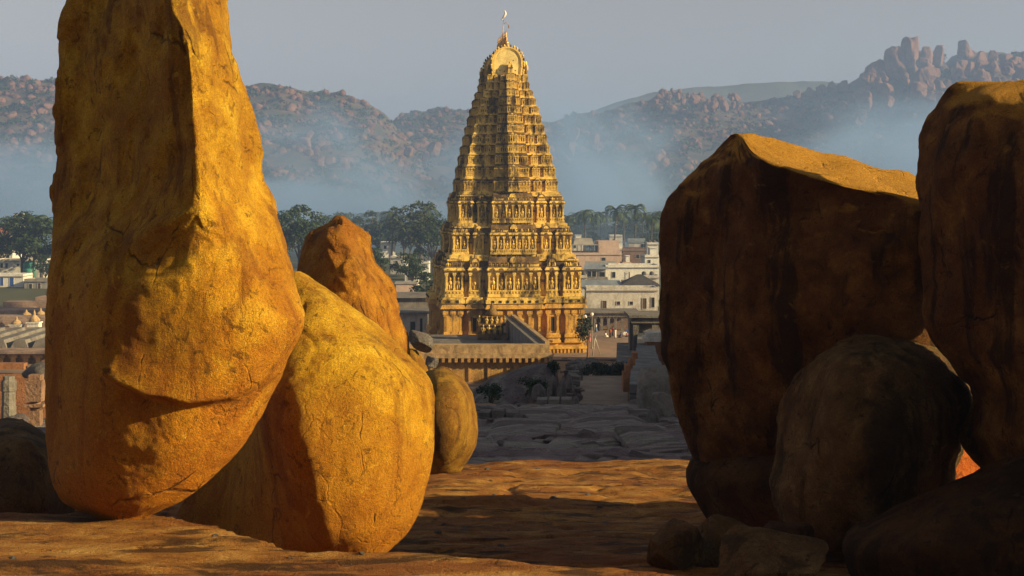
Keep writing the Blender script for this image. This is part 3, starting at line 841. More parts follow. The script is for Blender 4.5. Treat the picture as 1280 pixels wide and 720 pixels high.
rr = random.Random(11)
def bay(fr, uc, w, nin, nout, zb, h, kind, lvl, rich=True):
    """one shrine-like bay of a storey: moulded base, pilastered wall with niches, cornice and roof"""
    u0, u1 = uc - w / 2, uc + w / 2
    s = h / 6.0
    z = lambda f: zb + h * f
    nb = nout
    fr.box(u0 - .12 * s, u1 + .12 * s, nin, nb + .14 * s, z(0), z(.075), 0)
    fr.box(u0 - .02, u1 + .02, nin, nb - .02, z(.075), z(.13), 0)
    k = max(3, int(w / (.42 * max(s, .55))))
    for i in range(k):                                    # row of little brackets
        u = u0 + w * (i + .5) / k
        fr.box(u - w / k * .28, u + w / k * .28, nin, nb + .09 * s, z(.085), z(.125), 0)
    fr.box(u0 - .1 * s, u1 + .1 * s, nin, nb + .12 * s, z(.13), z(.165), 0)
    wn = nb - .55 * s                                     # wall plane, set back behind the pilasters
    fr.box(u0 + .05, u1 - .05, nin, wn, z(.165), z(.58), 0)
    pw = .21 * s + .04
    npil = max(2, int(round(w / (1.25 * s))) + 1)
    us = [u0 + pw / 2 + (w - pw) * i / (npil - 1) for i in range(npil)]
    for u in us:
        fr.box(u - pw / 2, u + pw / 2, wn - .05, nb, z(.165), z(.53), 0)
        fr.box(u - pw * .75, u + pw * .75, wn - .05, nb + .05 * s, z(.165), z(.21), 0)
        fr.box(u - pw * .8, u + pw * .8, wn - .05, nb + .06 * s, z(.50), z(.535), 0)
        fr.box(u - pw * 1.1, u + pw * 1.1, wn - .05, nb + .1 * s, z(.535), z(.58), 0)
    for a, b in zip(us[:-1], us[1:]):
        c = (a + b) / 2; g = (b - a) - pw
        if not rich: continue
        q = rr.random()
        if kind == 'central' and abs(c - uc) < .3 * w / npil:
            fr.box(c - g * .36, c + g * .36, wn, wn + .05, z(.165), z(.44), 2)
            fr.arch(c, wn, wn + .2 * s, z(.44), g * .45, 0)
            figure(fr, c, wn + .34 * s, z(.17), h * .27, rr)
        elif lvl <= 3 and q < .75:
            figure(fr, c, wn + .36 * s, z(.17), h * .30 * rr.uniform(.85, 1), rr)
            if q < .4: fr.arch(c, wn, wn + .18 * s, z(.5), g * .4, 0)
        elif q < .55:
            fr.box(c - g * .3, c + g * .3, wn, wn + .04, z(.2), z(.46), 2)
            fr.box(c - g * .4, c - g * .3, wn, wn + .13 * s, z(.17), z(.48), 0)
            fr.box(c + g * .3, c + g * .4, wn, wn + .13 * s, z(.17), z(.48), 0)
            fr.box(c - g * .42, c + g * .42, wn, wn + .16 * s, z(.48), z(.51), 0)
        else:
            figure(fr, c, wn + .34 * s, z(.17), h * .3, rr)
    fr.box(u0 - .04, u1 + .04, nin, nb + .06 * s, z(.58), z(.615), 0)
    fr.box(u0 - .28 * s, u1 + .28 * s, nin, nb + .36 * s, z(.615), z(.64), 1)
    fr.box(u0 - .28 * s, u1 + .28 * s, nin, nb + .36 * s, z(.64), z(.70), 0, .2 * s, .2 * s)
    fr.box(u0 - .1 * s, u1 + .1 * s, nin, nb + .15 * s, z(.70), z(.725), 1)
    k = max(1, int(round(w / (1.3 * s))))
    for i in range(k):                                    # horseshoe dormers on the cornice
        u = u0 + w * (i + .5) / k
        fr.arch(u, nb, nb + .4 * s, z(.635), .3 * s, 1 if rr.random() < .5 else 0, 6, 1.2)
    # roof
    rb = nb - .2 * s
    fr.box(u0 + .12 * s, u1 - .12 * s, nin, rb, z(.725), z(.80), 0)
    k = max(2, int(w / (.6 * s)))
    for i in range(k):
        u = u0 + w * (i + .5) / k
        if rr.random() < .8:
            fr.ball(u, nb + .08 * s, z(.775), .15 * s, .15 * s, .33 * s, 1 if rr.random() < .6 else 0, 5, 4)
    dep = max(.5, min(rb - nin, 1.5 * s))
    if kind == 'central':
        fr.box(u0, u1, rb - dep - .1, rb + .14 * s, z(.80), z(.825), 1)
        fr.barrel(u0 + .05, u1 - .05, rb - dep, rb + .05, z(.825), h * .135, 1)
        fr.arch(uc, rb - .2, rb + .25 * s, z(.815), min(w * .2, .7 * s), 0, 8, 1.3)
        for i in range(max(3, int(w / (.7 * s)))):
            n_ = max(3, int(w / (.7 * s)))
            fr.ball(u0 + w * (i + .5) / n_, rb - dep / 2, z(.975), .11 * s, .11 * s, .28 * s, 1, 5, 4)
    elif kind == 'corner':
        c = rb - w * .5
        x, y, _ = fr.pt(uc, c, 0)
        r = w * .5
        fr.mb.lathe([(r * 1.08, 0), (r * 1.1, h * .02), (r * .9, h * .035), (r * .98, h * .07), (r * .8, h * .12), (r * .35, h * .155), (r * .2, h * .17), (r * .25, h * .19), (.03, h * .23)], 8, (x, y, z(.79)), 1)
    else:
        fr.box(u0, u1, nin, rb + .12 * s, z(.80), z(.82), 1)
        fr.arch(uc, nin, rb + .06 * s, z(.82), w * .46, 1, 8, min(1.3, .27 * s / (w * .46) * 2.6))
        fr.arch(uc, rb, rb + .12 * s, z(.83), w * .26, 0, 8, 1.1)
        fr.ball(uc, rb - .2 * s, z(.97), .1 * s, .1 * s, .3 * s, 1, 5, 4)

# rows (in the photograph) of every storey's foot and the width of its south face there
TIERS = [(371, 318, 169, 5), (318, 279, 148, 5), (279, 240, 131, 5), (240, 206, 117, 5), (206, 180, 105, 5), (180, 155, 93, 5), (155, 132, 81, 5), (132, 112, 68.5, 5), (112, 93, 54, 5)]
W0 = tw(178, 455)

def half_len(wd): return 14.0 - (W0 - wd) / 2 * 1.04

def storey(k, y0, y1, wpx, wnext):
    zb, zt = tz(y0), tz(y1)
    h = zt - zb
    W_ = tw(wpx, y0)
    hw, hl = W_ / 2, half_len(W_)
    s = h / 6.0
    rec = max(.55, .95 * min(1, s + .15))
    t = MB()
    # core, recess plane, pale ledge at the foot, continuous cornice
    t.box(-hw + rec, hw - rec, -hl + rec, hl - rec, zb - .1, zt + .02, 0)
    e = (.5 if k >= 3 else .3) * s
    wa = (hw + tw(wnext, y1) / 2) / 2 + .12 * s; la = (hl + half_len(tw(wnext, y1))) / 2 + .12 * s
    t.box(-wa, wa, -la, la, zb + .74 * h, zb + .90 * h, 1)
    t.box(-wa - .22 * s, wa + .22 * s, -la - .22 * s, la + .22 * s, zb + .86 * h, zb + .902 * h, 0)
    t.box(-wa + .15 * s, wa - .15 * s, -la + .15 * s, la - .15 * s, zb + .90 * h, zt, 0)
    t.box(-hw - e, hw + e, -hl - e, hl + e, zb - .35 * s, zb + .02 * h, 0)
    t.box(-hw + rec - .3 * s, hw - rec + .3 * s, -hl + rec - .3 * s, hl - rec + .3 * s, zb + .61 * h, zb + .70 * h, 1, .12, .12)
    t.box(-hw + rec - .15 * s, hw - rec + .15 * s, -hl + rec - .15 * s, hl - rec + .15 * s, zb + .02 * h, zb + .15 * h, 0)
    # small pilasters and figures in the recesses
    fr = Fr(t, 'S')
    for sg in (-1, 1):
        for fa, fb in ((.40, .49), (.65, .745)):
            c = sg * hw * (fa + fb) / 2
            fr.box(c - .12, c + .12, hl - rec, hl - rec + .3 * s, zb + .15 * h, zb + .58 * h, 0)
            fr.box(c - .3 * s, c + .3 * s, hl - rec, hl - rec + .38 * s, zb + .36 * h, zb + .42 * h, 1)
            if k < 5: figure(fr, c, hl - rec + .4 * s, zb + .42 * h, h * .2, rr)
    tier = t.obj('storey', TM, gop)
    def mk(name, face, uc, w, nout, kind, rich=True, deep=1.6):
        b = MB(); f = Fr(b, face)
        bay(f, uc, w, nout - deep * (max(.6, s) if deep == 1.6 else 1), nout, zb + .02 * h, h * .985, kind, k, rich)
        b.obj(name, TM, tier)
    cw = hw * .255
    for sx in (-1, 1):
        for sy, face in ((-1, 'S'), (1, 'N')):
            b = MB(); f = Fr(b, face)
            uc = sx * (hw - cw / 2)
            bay(f, uc, cw, hl - cw, hl, zb + .02 * h, h * .985, 'corner', k, face == 'S')
            # the same bay's long side
            f2 = Fr(b, 'W' if sx < 0 else 'E')
            n2 = hw
            for fu in (0, 1):
                pass
            ucs = sy * (hl - cw / 2)
            f2.box(ucs - cw / 2 + .06, ucs + cw / 2 - .06, n2 - .3, n2 - .1, zb + .165 * h, zb + .58 * h, 0)
            for q in (-.42, 0, .42):
                f2.box(ucs + q * cw - .1 * s, ucs + q * cw + .1 * s, n2 - .2, n2 + .02, zb + .165 * h, zb + .55 * h, 0)
            b.obj('corner_bay', TM, tier)
    pj = (1.3, 2.0, 2.4, 2.3)[min(k, 3)]
    mk('central_bay', 'S', 0, hw * .76, hl + pj * .62, 'central', True, 1.4 + pj * .62)
    if k >= 3: mk('spine_bay', 'S', .1, (1.9 - .09 * k) * 1.0, hl + 2.75, 'central', True, 2.0)
    mk('central_bay', 'N', 0, hw * .76, hl + pj * .62, 'central', False, 1.4 + pj * .62)
    for sx in (-1, 1):
        mk('side_bay', 'S', sx * hw * .57, hw * .16, hl + .03, 'side')
        if k < 3: mk('side_bay', 'N', sx * hw * .57, hw * .16, hl + .03, 'side', False)
    for face in 'WE':
        mk('central_bay', face, 0, hl * .5, hw + .6, 'central', face == 'W')
        for sy in (-1, 1) if (k < 3 or face == 'W') else ():
            mk('side_bay', face, sy * hl * .45, hl * .16, hw + .03, 'side', face == 'W')
    return hw, hl

rows = []
for k, (y0, y1, wpx, _) in enumerate(TIERS):
    wn_ = TIERS[k + 1][2] if k < 8 else 47
    if k < 3: rows.append((k, y0, y1, wpx))
    else:                                  # the upper storeys carry two close rows each
        ym = y0 + (y1 - y0) * .54
        rows += [(k, y0, ym, wpx), (k, ym, y1, wpx - (wpx - wn_) * .46)]
for i, (k, y0, y1, w_) in enumerate(rows): storey(k, y0, y1, w_, rows[i + 1][3] if i + 1 < len(rows) else 47)

# plain stone ground storey
def ground_storey():
    zb, zt = tz(432), tz(371)
    h = zt - zb
    hw = tw(174, 420) / 2; hl = half_len(hw * 2) + .15
    t = MB()
    rec = 1.0
    t.box(-hw + rec, hw - rec, -hl + rec, hl - rec, zb - .2, zt + .05, 3)
    t.box(-hw - .1, hw + .1, -hl - .1, hl + .1, zb - .02, zb + .06 * h, 3)
    t.box(-hw + rec - .4, hw - rec + .4, -hl + rec - .4, hl - rec + .4, zb + .77 * h, zb + .9 * h, 3, .2, .2)
    st = t.obj('stone_storey', TM, gop)
    def sbay(name, face, uc, w, nout, slit):
        b = MB(); f = Fr(b, face)
        u0, u1 = uc - w / 2, uc + w / 2
        z = lambda q: zb + h * q
        nin = nout - 2.2
        prof = [(0.06, .12, .55), (.12, .17, .3), (.17, .23, .5), (.23, .26, .22)]
        for a, c, p in prof: f.box(u0 - p * .5, u1 + p * .5, nin, nout + p, z(a), z(c), 3, .06, .06)
        f.box(u0, u1, nin, nout - .3, z(.26), z(.74), 3)
        npil = max(2, int(round(w / 1.6)) + 1)
        pw = .34
        us = [u0 + pw / 2 + (w - pw) * i / (npil - 1) for i in range(npil)]
        for u in us:
            f.box(u - pw / 2, u + pw / 2, nout - .35, nout, z(.26), z(.66), 3)
            f.box(u - pw * .75, u + pw * .75, nout - .35, nout + .06, z(.26), z(.31), 3)
            f.box(u - pw * .8, u + pw * .8, nout - .35, nout + .1, z(.62), z(.66), 3)
            f.box(u - pw * 1.25, u + pw * 1.25, nout - .35, nout + .2, z(.66), z(.74), 3)
        for i, (a, c) in enumerate(zip(us[:-1], us[1:])):
            m_ = (a + c) / 2; g = (c - a) - pw
            if slit and (len(us) < 4 or i in (1, len(us) - 3)):
                f.box(m_ - g * .26, m_ + g * .26, nout - .3, nout - .26, z(.30), z(.58), 2)
                f.box(m_ - g * .38, m_ - g * .26, nout - .3, nout - .12, z(.28), z(.60), 3)
                f.box(m_ + g * .26, m_ + g * .38, nout - .3, nout - .12, z(.28), z(.60), 3)
                f.box(m_ - g * .5, m_ + g * .5, nout - .3, nout - .05, z(.60), z(.63), 3)
                f.arch(m_, nout - .3, nout - .1, z(.63), g * .3, 3)
        f.box(u0 - .1, u1 + .1, nin, nout + .12, z(.74), z(.78), 3)
        f.box(u0 - .6, u1 + .6, nin, nout + .62, z(.78), z(.86), 3, .25, .25)
        f.box(u0 - .25, u1 + .25, nin, nout + .3, z(.86), z(.89), 3)
        f.box(u0 - .5, u1 + .5, nin, nout + .5, z(.89), z(.97), 0, .05, .05)
        f.box(u0 - .3, u1 + .3, nin, nout + .25, z(.97), z(1.01), 0)
        k = int(w / 1.1)
        for i in range(k):
            u = u0 + w * (i + .5) / k
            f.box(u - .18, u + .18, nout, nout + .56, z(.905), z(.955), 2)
        b.obj(name, TM, st)
    cw = hw * .25
    for face, n1, un in (('S', hl, hw), ('N', hl, hw), ('W', hw, hl), ('E', hw, hl)):
        sbay('central_bay', face, 0, un * (.74 if face in 'SN' else .55), n1 + 1.1, False)
        for sg in (-1, 1):
            sbay('side_bay', face, sg * un * .565, un * .17, n1 + .05, True)
            if face in 'SN':
                sbay('corner_bay', face, sg * (un - cw / 2), cw, n1 + .0, True)
            else:
                sbay('corner_bay', face, sg * (un - cw / 2), cw, n1 + .004, False)
ground_storey()

def plinth():
    zb, zt = GROUND_T - .5, tz(432)
    hw = tw(178, 450) / 2; hl = half_len(hw * 2) + .3
    t = MB()
    t.box(-hw - .2, hw + .2, -hl - .9, hl + .9, zb, zb + .9, 3)
    t.box(-hw, hw, -hl - .6, hl + .6, zb + .9, zt - .4, 3)
    t.box(-hw - .25, hw + .25, -hl - .9, hl + .9, zt - .42, zt, 3, .05, .05)
    t.box(-hw - .2, hw + .2, -hl - .85, hl + .85, (zb + zt) / 2 + .25, (zb + zt) / 2 + .55, 3)
    f = Fr(t, 'S')
    n = int(hw * 2 / .55)
    for i in range(n):
        u = -hw + (i + .5) * hw * 2 / n
        f.box(u - .13, u + .13, hl + .6, hl + .82, (zb + zt) / 2 + .56, zt - .42, 3)
        f.box(u - .13, u + .13, hl + .6, hl + .78, zb + .91, (zb + zt) / 2 + .24, 3)
    t.obj('plinth', TM, gop)
plinth()

def vault():
    z0 = tz(94)
    hw = tw(36.5, 80) / 2
    hl = half_len(tw(54, 110)) - .55
    h = tz(59.5) - z0
    cx = PX(634.0, 220) - PX(636, 220)
    # horseshoe section
    def sec(k, sc=1.0, zc=0.0):
        out = []
        zm = z0 + h * .46
        for i in range(k + 1):
            t = i / k
            if t < .2: out.append((hw * sc * (.93 + .07 * math.sin(t / .2 * math.pi / 2)), z0 + (zm - z0) * t / .2))
            elif t > .8: out.append((-hw * sc * (.93 + .07 * math.sin((1 - t) / .2 * math.pi / 2)), z0 + (zm - z0) * (1 - t) / .2))
            else:
                a = math.pi * (t - .2) / .6
                out.append((hw * sc * math.cos(a), zm + h * .54 * (1 - (1 - sc) * .8) * math.sin(a) ** .92))
        return out
    b = MB()
    s1 = sec(22)
    m = len(s1)
    vs = [(x, -hl, z) for x, z in s1] + [(x, hl, z) for x, z in s1]
    fs = [tuple(range(m)), tuple(range(2 * m - 1, m - 1, -1))] + [(i, i + 1, m + i + 1, m + i) for i in range(m - 1)] + [(m - 1, 0, m, 2 * m - 1)]
    b.add(vs, fs, 1, False)
    for yy in np.linspace(-hl + 1.2, hl - 1.2, 7):        # ribs across the barrel
        s2 = sec(22, 1.035)
        vs = [(x, yy - .15, z) for x, z in s2] + [(x, yy + .15, z) for x, z in s2]
        b.add(vs, fs, 0)
    va = b.obj('barrel_vault', TM, gop)
    for sg in (-1, 1):
        g_ = MB()
        ya, yb_ = sg * (hl - .05), sg * (hl + .28)
        for sc, y2, mi in ((1.06, yb_, 1), (.90, yb_ + sg * .1, 0), (.84, yb_ + sg * .04, 0)):
            pass
        def ring(so, si, y0, y1, mi):
            o, n_ = sec(24, so), sec(24, si)
            vs, fs = [], []
            for i in range(len(o)):
                vs += [(o[i][0], y0, o[i][1]), (o[i][0], y1, o[i][1]), (n_[i][0], y1, n_[i][1]), (n_[i][0], y0, n_[i][1])]
            for i in range(len(o) - 1):
                p, q = i * 4, i * 4 + 4
                for c in range(4): fs.append((p + c, p + (c + 1) % 4, q + (c + 1) % 4, q + c))
            g_.add(vs, fs, mi)
        ring(1.08, .92, sg * (hl - .1), sg * (hl + .30), 0)
        ring(.92, .82, sg * (hl - .1), sg * (hl + .20), 4)
        ring(.82, .78, sg * (hl - .1), sg * (hl + .15), 0)
        d_ = sec(24, .80)
        vs = [(x, sg * (hl + .02), z) for x, z in d_] + [(x, sg * (hl + .12), z) for x, z in d_]
        m2 = len(d_)
        g_.add(vs, [tuple(range(m2)), tuple(range(2 * m2 - 1, m2 - 1, -1))] + [(i, i + 1, m2 + i + 1, m2 + i) for i in range(m2 - 1)], 4)
        for i, (x, z) in enumerate(sec(26, 1.13)):        # flame-like cresting
            a = math.atan2(z - z0 - h * .5, x)
            g_.ball((x, sg * (hl + .2), z), .17, .2, .26, 0 if i % 3 else 1, 6, 4)
        for x, z in ((-1.2, z0 + .75), (1.2, z0 + .75), (0.9, z0 + 2.3), (-.5, z0 + .6)):
            g_.box(x - .07, x + .07, sg * (hl + .1), sg * (hl + .16), z - .07, z + .07, 2) if sg > 0 else g_.box(x - .07, x + .07, -(hl + .16), -(hl + .1), z - .07, z + .07, 2)
        g_.obj('arched_gable', TM, va)
    # slim shrine post standing in front of the south gable, guardians at the corners
    p = MB()
    yf = -hl - 1.1
    p.box(-.02, .65, yf, yf + 1.0, z0 - .3, z0 + 1.5, 0)
    p.box(-.1, .73, yf - .1, yf + 1.0, z0 + 1.0, z0 + 1.15, 1)
    p.box(.04, .58, yf + .1, yf + .9, z0 + 1.5, z0 + 1.75, 0, .12, .12)
    p.ball((.3, yf + .4, z0 + 1.85), .2, .2, .24, 0)
    p.obj('shrine_post', TM, gop)
    for sg in (-1, 1):
        for yy in (hl - .3, -hl + .3):
            q = MB(); f = Fr(q, 'S')
            f.ball(sg * (hw + .6), yy, z0 + .8, .33, .4, .85, 1, 6, 5)
            f.ball(sg * (hw + .6), yy, z0 + 1.9, .25, .3, .38, 0, 6, 5)
            f.ball(sg * (hw + .85), yy, z0 + 1.2, .16, .2, .5, 0, 5, 4)
            q.obj('guardian_figure', TM, gop)
    zt = z0 + h
    for i, yy in enumerate(np.linspace(-hl + .6, hl - .6, 7)):
        k = MB()
        k.lathe([(.5, -.2), (.55, .1), (.3, .3), (.42, .5), (.52, .75), (.35, 1.0), (.16, 1.15), (.3, 1.35), (.2, 1.6), (.1, 1.75), (.17, 1.95), (.09, 2.3), (.02, 2.75)], 10, (-.15, yy, zt), 5)
        k.obj('finial', TM, gop)
    fp = MB()
    yy = -hl + .35
    fp.tube([(-.75, yy, zt - .5), (-.7, yy, zt + 2.4), (-.5, yy, zt + 5.0)], [.06, .05, .04], 6, 5)
    fp.tube([(-.62, yy, zt + 3.6), (-.3, yy, zt + 3.85), (.1, yy, zt + 3.75), (.22, yy, zt + 3.35)], .045, 6, 5)
    fp.box(.12, .3, yy - .05, yy + .05, zt + 3.0, zt + 3.4, 5)
    pole = fp.obj('flag_pole', TM, gop)
    fl = MB()
    zz = zt + 4.3
    vs = []
    for i in range(9):
        t = i / 8
        zc = zz + 1.5 * t
        xo = -.52 + .28 * math.sin(t * 2.6) ** 2 - .28 * (1 - t) ** 2
        wd_ = .05 + .16 * math.sin(math.pi * min(1, t * .9 + .1))
        vs += [(xo - wd_, yy - .02, zc), (xo + wd_, yy - .02, zc), (xo + wd_, yy + .02, zc), (xo - wd_, yy + .02, zc)]
    fs = [(0, 1, 2, 3), (32, 35, 34, 33)]
    for i in range(8):
        for c in range(4): fs.append((i * 4 + c, i * 4 + (c + 1) % 4, i * 4 + 4 + (c + 1) % 4, i * 4 + 4 + c))
    fl.add(vs, fs, 0, True)
    fl.obj('pennant', [M['white'] if 'white' in M else M['cream']], pole)
M['white'] = plain_mat('white_paint', (.72, .70, .66), (.52, .49, .45), .7, .85, .01, 5)
vault()
# ------------------------------------------------------------------ temple terrace in front of the tower
M['pl_wall'] = stucco('stained_ochre_wall', (.52, .31, .10), (.36, .19, .055), (.10, .06, .03), .7, 1.2)
M['capstone'] = stucco('lichened_coping', (.52, .36, .19), (.32, .205, .105), (.10, .07, .045), .6, 2.0)
M['slate'] = stucco('grey_stone_slab', (.22, .20, .18), (.14, .125, .115), (.07, .06, .055), .6, 1.0)
def world_poly_box(mb, A, B, wid, z0, z1, mi=0, side=1):
    """wall of given thickness from A to B (2d points), thickness to the left of A->B when side=1"""
    A = Vector((A[0], A[1])); B = Vector((B[0], B[1]))
    t = (B - A).normalized(); n = Vector((-t.y, t.x)) * side * wid
    q = [A, B, B + n, A + n]
    if side < 0: q = [A, A + n, B + n, B]
    vs = [(p.x, p.y, z0) for p in q] + [(p.x, p.y, z1) for p in q]
    mb.add(vs, [(3, 2, 1, 0), (4, 5, 6, 7), (0, 1, 5, 4), (1, 2, 6, 5), (2, 3, 7, 6), (3, 0, 4, 7)], mi)

d0 = 165.0
xr = PX(686, d0); zr = PZ(431, d0)
base = Vector((xr - 10, d0, 2.0))
ter = thing('temple_terrace', 'low ochre walled terrace with thick stone coping below the tower', 'terrace', base)
def rel(p): return (p[0] - base.x, p[1] - base.y)
m_ = MB()
xl = xr - 34; back = 206.0
xb = xr - 4.1 - (back - 208) * .02
world_poly_box(m_, rel((xl, d0)), rel((xr, d0)), 1.2, 0, zr - base.z - 1.5, 0)
m_.obj('front_wall', [M['pl_wall']], ter)
m2 = MB(); world_poly_box(m2, rel((xl - .4, d0 - .5)), rel((xr + .35, d0 - .5)), 2.2, zr - base.z - 1.5, zr - base.z - .95, 0)
world_poly_box(m2, rel((xl - .2, d0 - .15)), rel((xr + .1, d0 - .15)), 1.6, zr - base.z - .95, zr - base.z - .0, 0)
m2.obj('coping', [M['capstone']], ter)
m3 = MB()
k = 46
for i in range(k):
    x = xl - base.x + (xr - xl) * (i + .5) / k
    m3.box(x - .16, x + .16, -.85, 0, zr - base.z - 1.95, zr - base.z - 1.52)
    if i % 3 == 0: m3.box(x - .09, x + .09, -.14, 0.0, 0, zr - base.z - 2.0)
m3.obj('bracket_row', [M['pl_wall']], ter)
m4 = MB(); world_poly_box(m4, rel((xr, d0 + 1.2)), rel((xb, back)), 1.5, 0, zr - base.z - .02, 0)
m4.obj('side_wall', [M['slate']], ter)
m4 = MB(); world_poly_box(m4, rel((xr + .15, d0 + 1.3)), rel((xb + .15, back)), .55, zr - base.z - .015, zr - base.z + .25, 0)
m4.obj('side_coping', [M['capstone']], ter)
m5 = MB(); m5.box(xl - base.x, xr - base.x - 1.6, 1.2, back - d0 - 1, 0, zr - base.z - 2.6)
m5.obj('terrace_floor', [M['slate']], ter)

# little stucco shrine crest on the terrace
cx, cd = PX(615, 198), 198.0
czz = zr - 2.6
sh = thing('roof_shrine', 'small pyramidal stucco shrine crest with figures standing on the shaded terrace', 'shrine', (cx, cd, czz))
b = MB(); f = Fr(b, 'S')
b.box(-2.0, 2.0, -1.2, 1.2, 0, .8); b.box(-1.6, 1.6, -1.0, 1.0, .8, 2.0); b.box(-1.9, 1.9, -1.15, 1.15, 2.0, 2.25)
b.box(-1.2, 1.2, -.8, .8, 2.25, 3.1); b.box(-1.35, 1.35, -.9, .9, 3.1, 3.3); b.lathe([(.8, 3.3), (.95, 3.6), (.6, 4.1), (.25, 4.4), (.3, 4.6), (.05, 5.1)], 9)
b.obj('body', [M['weather']], sh)
for u, n, z_, h_ in ((-1.2, 1.2, .8, 1.3), (-.4, 1.2, .8, 1.3), (.4, 1.2, .8, 1.3), (1.2, 1.2, .8, 1.3), (-.7, .95, 2.25, 1.0), (0, .95, 2.25, 1.0), (.7, .95, 2.25, 1.0), (-1.75, .6, 2.25, 1.1), (1.75, .6, 2.25, 1.1)):
    b = MB(); f = Fr(b, 'S'); figure(f, u, n, z_, h_, rr); b.obj('figure', [M['stucco']], sh)

# ------------------------------------------------------------------ houses
M['wwall'] = stucco('whitewashed_wall', (.60, .57, .52), (.48, .45, .41), (.24, .21, .18), .6, .8)
M['wwall2'] = stucco('fresh_white_wall', (.68, .66, .62), (.58, .56, .52), (.34, .31, .28), .4, .6)
M['pinkwall'] = stucco('pinkish_plaster', (.52, .38, .31), (.44, .31, .25), (.24, .17, .13), .4, .6)
M['brownwall'] = stucco('brown_wall', (.22, .15, .12), (.15, .10, .085), (.08, .06, .05), .5, .8)
M['greyroof'] = plain_mat('grey_sheet_roof', (.26, .29, .32), (.17, .19, .21), .8, .6, .02, 3, (1, .1, 1))
M['tileroof'] = plain_mat('dark_tiled_roof', (.085, .08, .085), (.05, .048, .05), 1.2, .8, .04, 6)
M['redroof'] = plain_mat('red_tiled_roof', (.38, .12, .07), (.25, .08, .05), 1.2, .8, .04, 6)
M['concrete'] = plain_mat('concrete', (.34, .31, .27), (.23, .205, .18), .6, .9, .02, 4)
M['pane'] = plain_mat('dark_window', (.03, .033, .04), None, 2, .35)
M['trim'] = plain_mat('window_trim', (.5, .47, .42), (.38, .35, .31), 2, .8)
M['blue'] = plain_mat('blue_paint', (.035, .10, .36), (.03, .08, .28), 2, .6)
M['green'] = plain_mat('green_plastic', (.05, .26, .20), (.04, .2, .15), 1, .5)
M['brick'] = stucco('orange_brick', (.36, .17, .085), (.25, .11, .055), (.12, .07, .05), .6, 1.5)
M['hallroof'] = stucco('sunbaked_stone_roof', (.36, .25, .19), (.24, .165, .13), (.11, .08, .07), .6, .5)
M['wood'] = plain_mat('old_wood', (.12, .07, .04), (.07, .04, .025), 4, .8)

def house(name, label, px0, px1, ytop, d, depth, wall, roof='flat', ybase=None, rot=0.0, rm=None, openings=(), cat='house', eave=.3, rise=1.6, extra=None, group=None):
    """openings: (px0, px1, ytop, ybottom, 'window'|'door'|'dark'|'blue')"""
    xc = PX((px0 + px1) / 2, d); hw = (PX(px1, d) - PX(px0, d)) / 2
    zb = PZ(ybase, d) if ybase else GZ(xc, d + 1)
    zb = min(zb, PZ(ytop, d) - 2.0)
    zt = PZ(ytop, d) - zb
    o = thing(name, label, cat, (xc, d, zb), rot, group)
    b = MB()
    b.box(-hw, hw, 0, depth, -1.2, zt)
    b.obj('wall', [wall], o)
    rf = MB(); rm = rm or M['concrete']
    if roof == 'flat':
        rf.box(-hw - eave * .5, hw + eave * .5, -eave, depth + eave, zt, zt + .18)
        pr = MB()
        for x0, x1, y0, y1 in ((-hw, hw, -.05, .15), (-hw, -hw + .2, .15, depth - .2), (hw - .2, hw, .15, depth - .2), (-hw, hw, depth - .2, depth)):
            pr.box(x0, x1, y0, y1, zt + .18, zt + .75)
        rfo = rf.obj('roof', [rm], o)
        pr.obj('parapet', [wall], rfo)
    elif roof == 'slab':
        rf.box(-hw - eave, hw + eave, -eave, depth + eave, zt, zt + .3); rf.obj('roof', [rm], o)
    elif roof == 'hip':
        e = eave; a = (hw + e) * .12
        vs = [(-hw - e, -e, zt), (hw + e, -e, zt), (hw + e, depth + e, zt), (-hw - e, depth + e, zt), (-a, depth / 2, zt + rise), (a, depth / 2, zt + rise)]
        vs += [(v[0], v[1], v[2] - .12) for v in vs[:4]]
        rf.add(vs, [(0, 1, 5, 4), (1, 2, 5), (2, 3, 4, 5), (3, 0, 4), (6, 7, 1, 0), (7, 8, 2, 1), (8, 9, 3, 2), (9, 6, 0, 3), (9, 8, 7, 6)]); rf.obj('roof', [rm], o)
    elif roof == 'shed':
        e = eave
        vs = [(-hw - e, -e, zt), (hw + e, -e, zt), (hw + e, depth + e, zt + rise), (-hw - e, depth + e, zt + rise)]
        vs += [(v[0], v[1], v[2] - .12) for v in vs]
        rf.add(vs, [(0, 1, 2, 3), (7, 6, 5, 4), (4, 5, 1, 0), (5, 6, 2, 1), (6, 7, 3, 2), (7, 4, 0, 3)]); rf.obj('roof', [rm], o)
        if rise > .2:
            tt = MB(); tt.add([(-hw, .02, zt - .1), (hw, .02, zt - .1), (hw, depth - .02, zt - .1), (-hw, depth - .02, zt - .1), (-hw, depth - .02, zt + rise - .15), (hw, depth - .02, zt + rise - .15)],
                              [(0, 1, 5, 4), (1, 2, 5), (0, 4, 3), (3, 4, 5, 2), (0, 3, 2, 1)]); tt.obj('wall_top', [wall], o)
    for a0, a1, t0, t1, kd in openings:
        x0, x1 = PX(a0, d) - xc, PX(a1, d) - xc
        z1, z0 = PZ(t0, d) - zb, PZ(t1, d) - zb
        fr = MB(); th = .09
        for q in ((x0 - th, x0, z0, z1), (x1, x1 + th, z0, z1), (x0 - th, x1 + th, z1, z1 + th), (x0 - th * 1.6, x1 + th * 1.6, z0 - th, z0)):
            fr.box(q[0], q[1], -.09, .05, q[2], q[3])
        w = fr.obj('door' if kd in ('door', 'blue') else 'window', [M['trim']], o)
        pn = MB(); pn.box(x0, x1, -.025, .04, z0, z1)
        pn.obj('door_leaf' if kd in ('door', 'blue') else 'pane', [{'door': M['wood'], 'blue': M['blue']}.get(kd, M['pane'])], w)
    if extra: extra(o, hw, zt, depth)
    return o

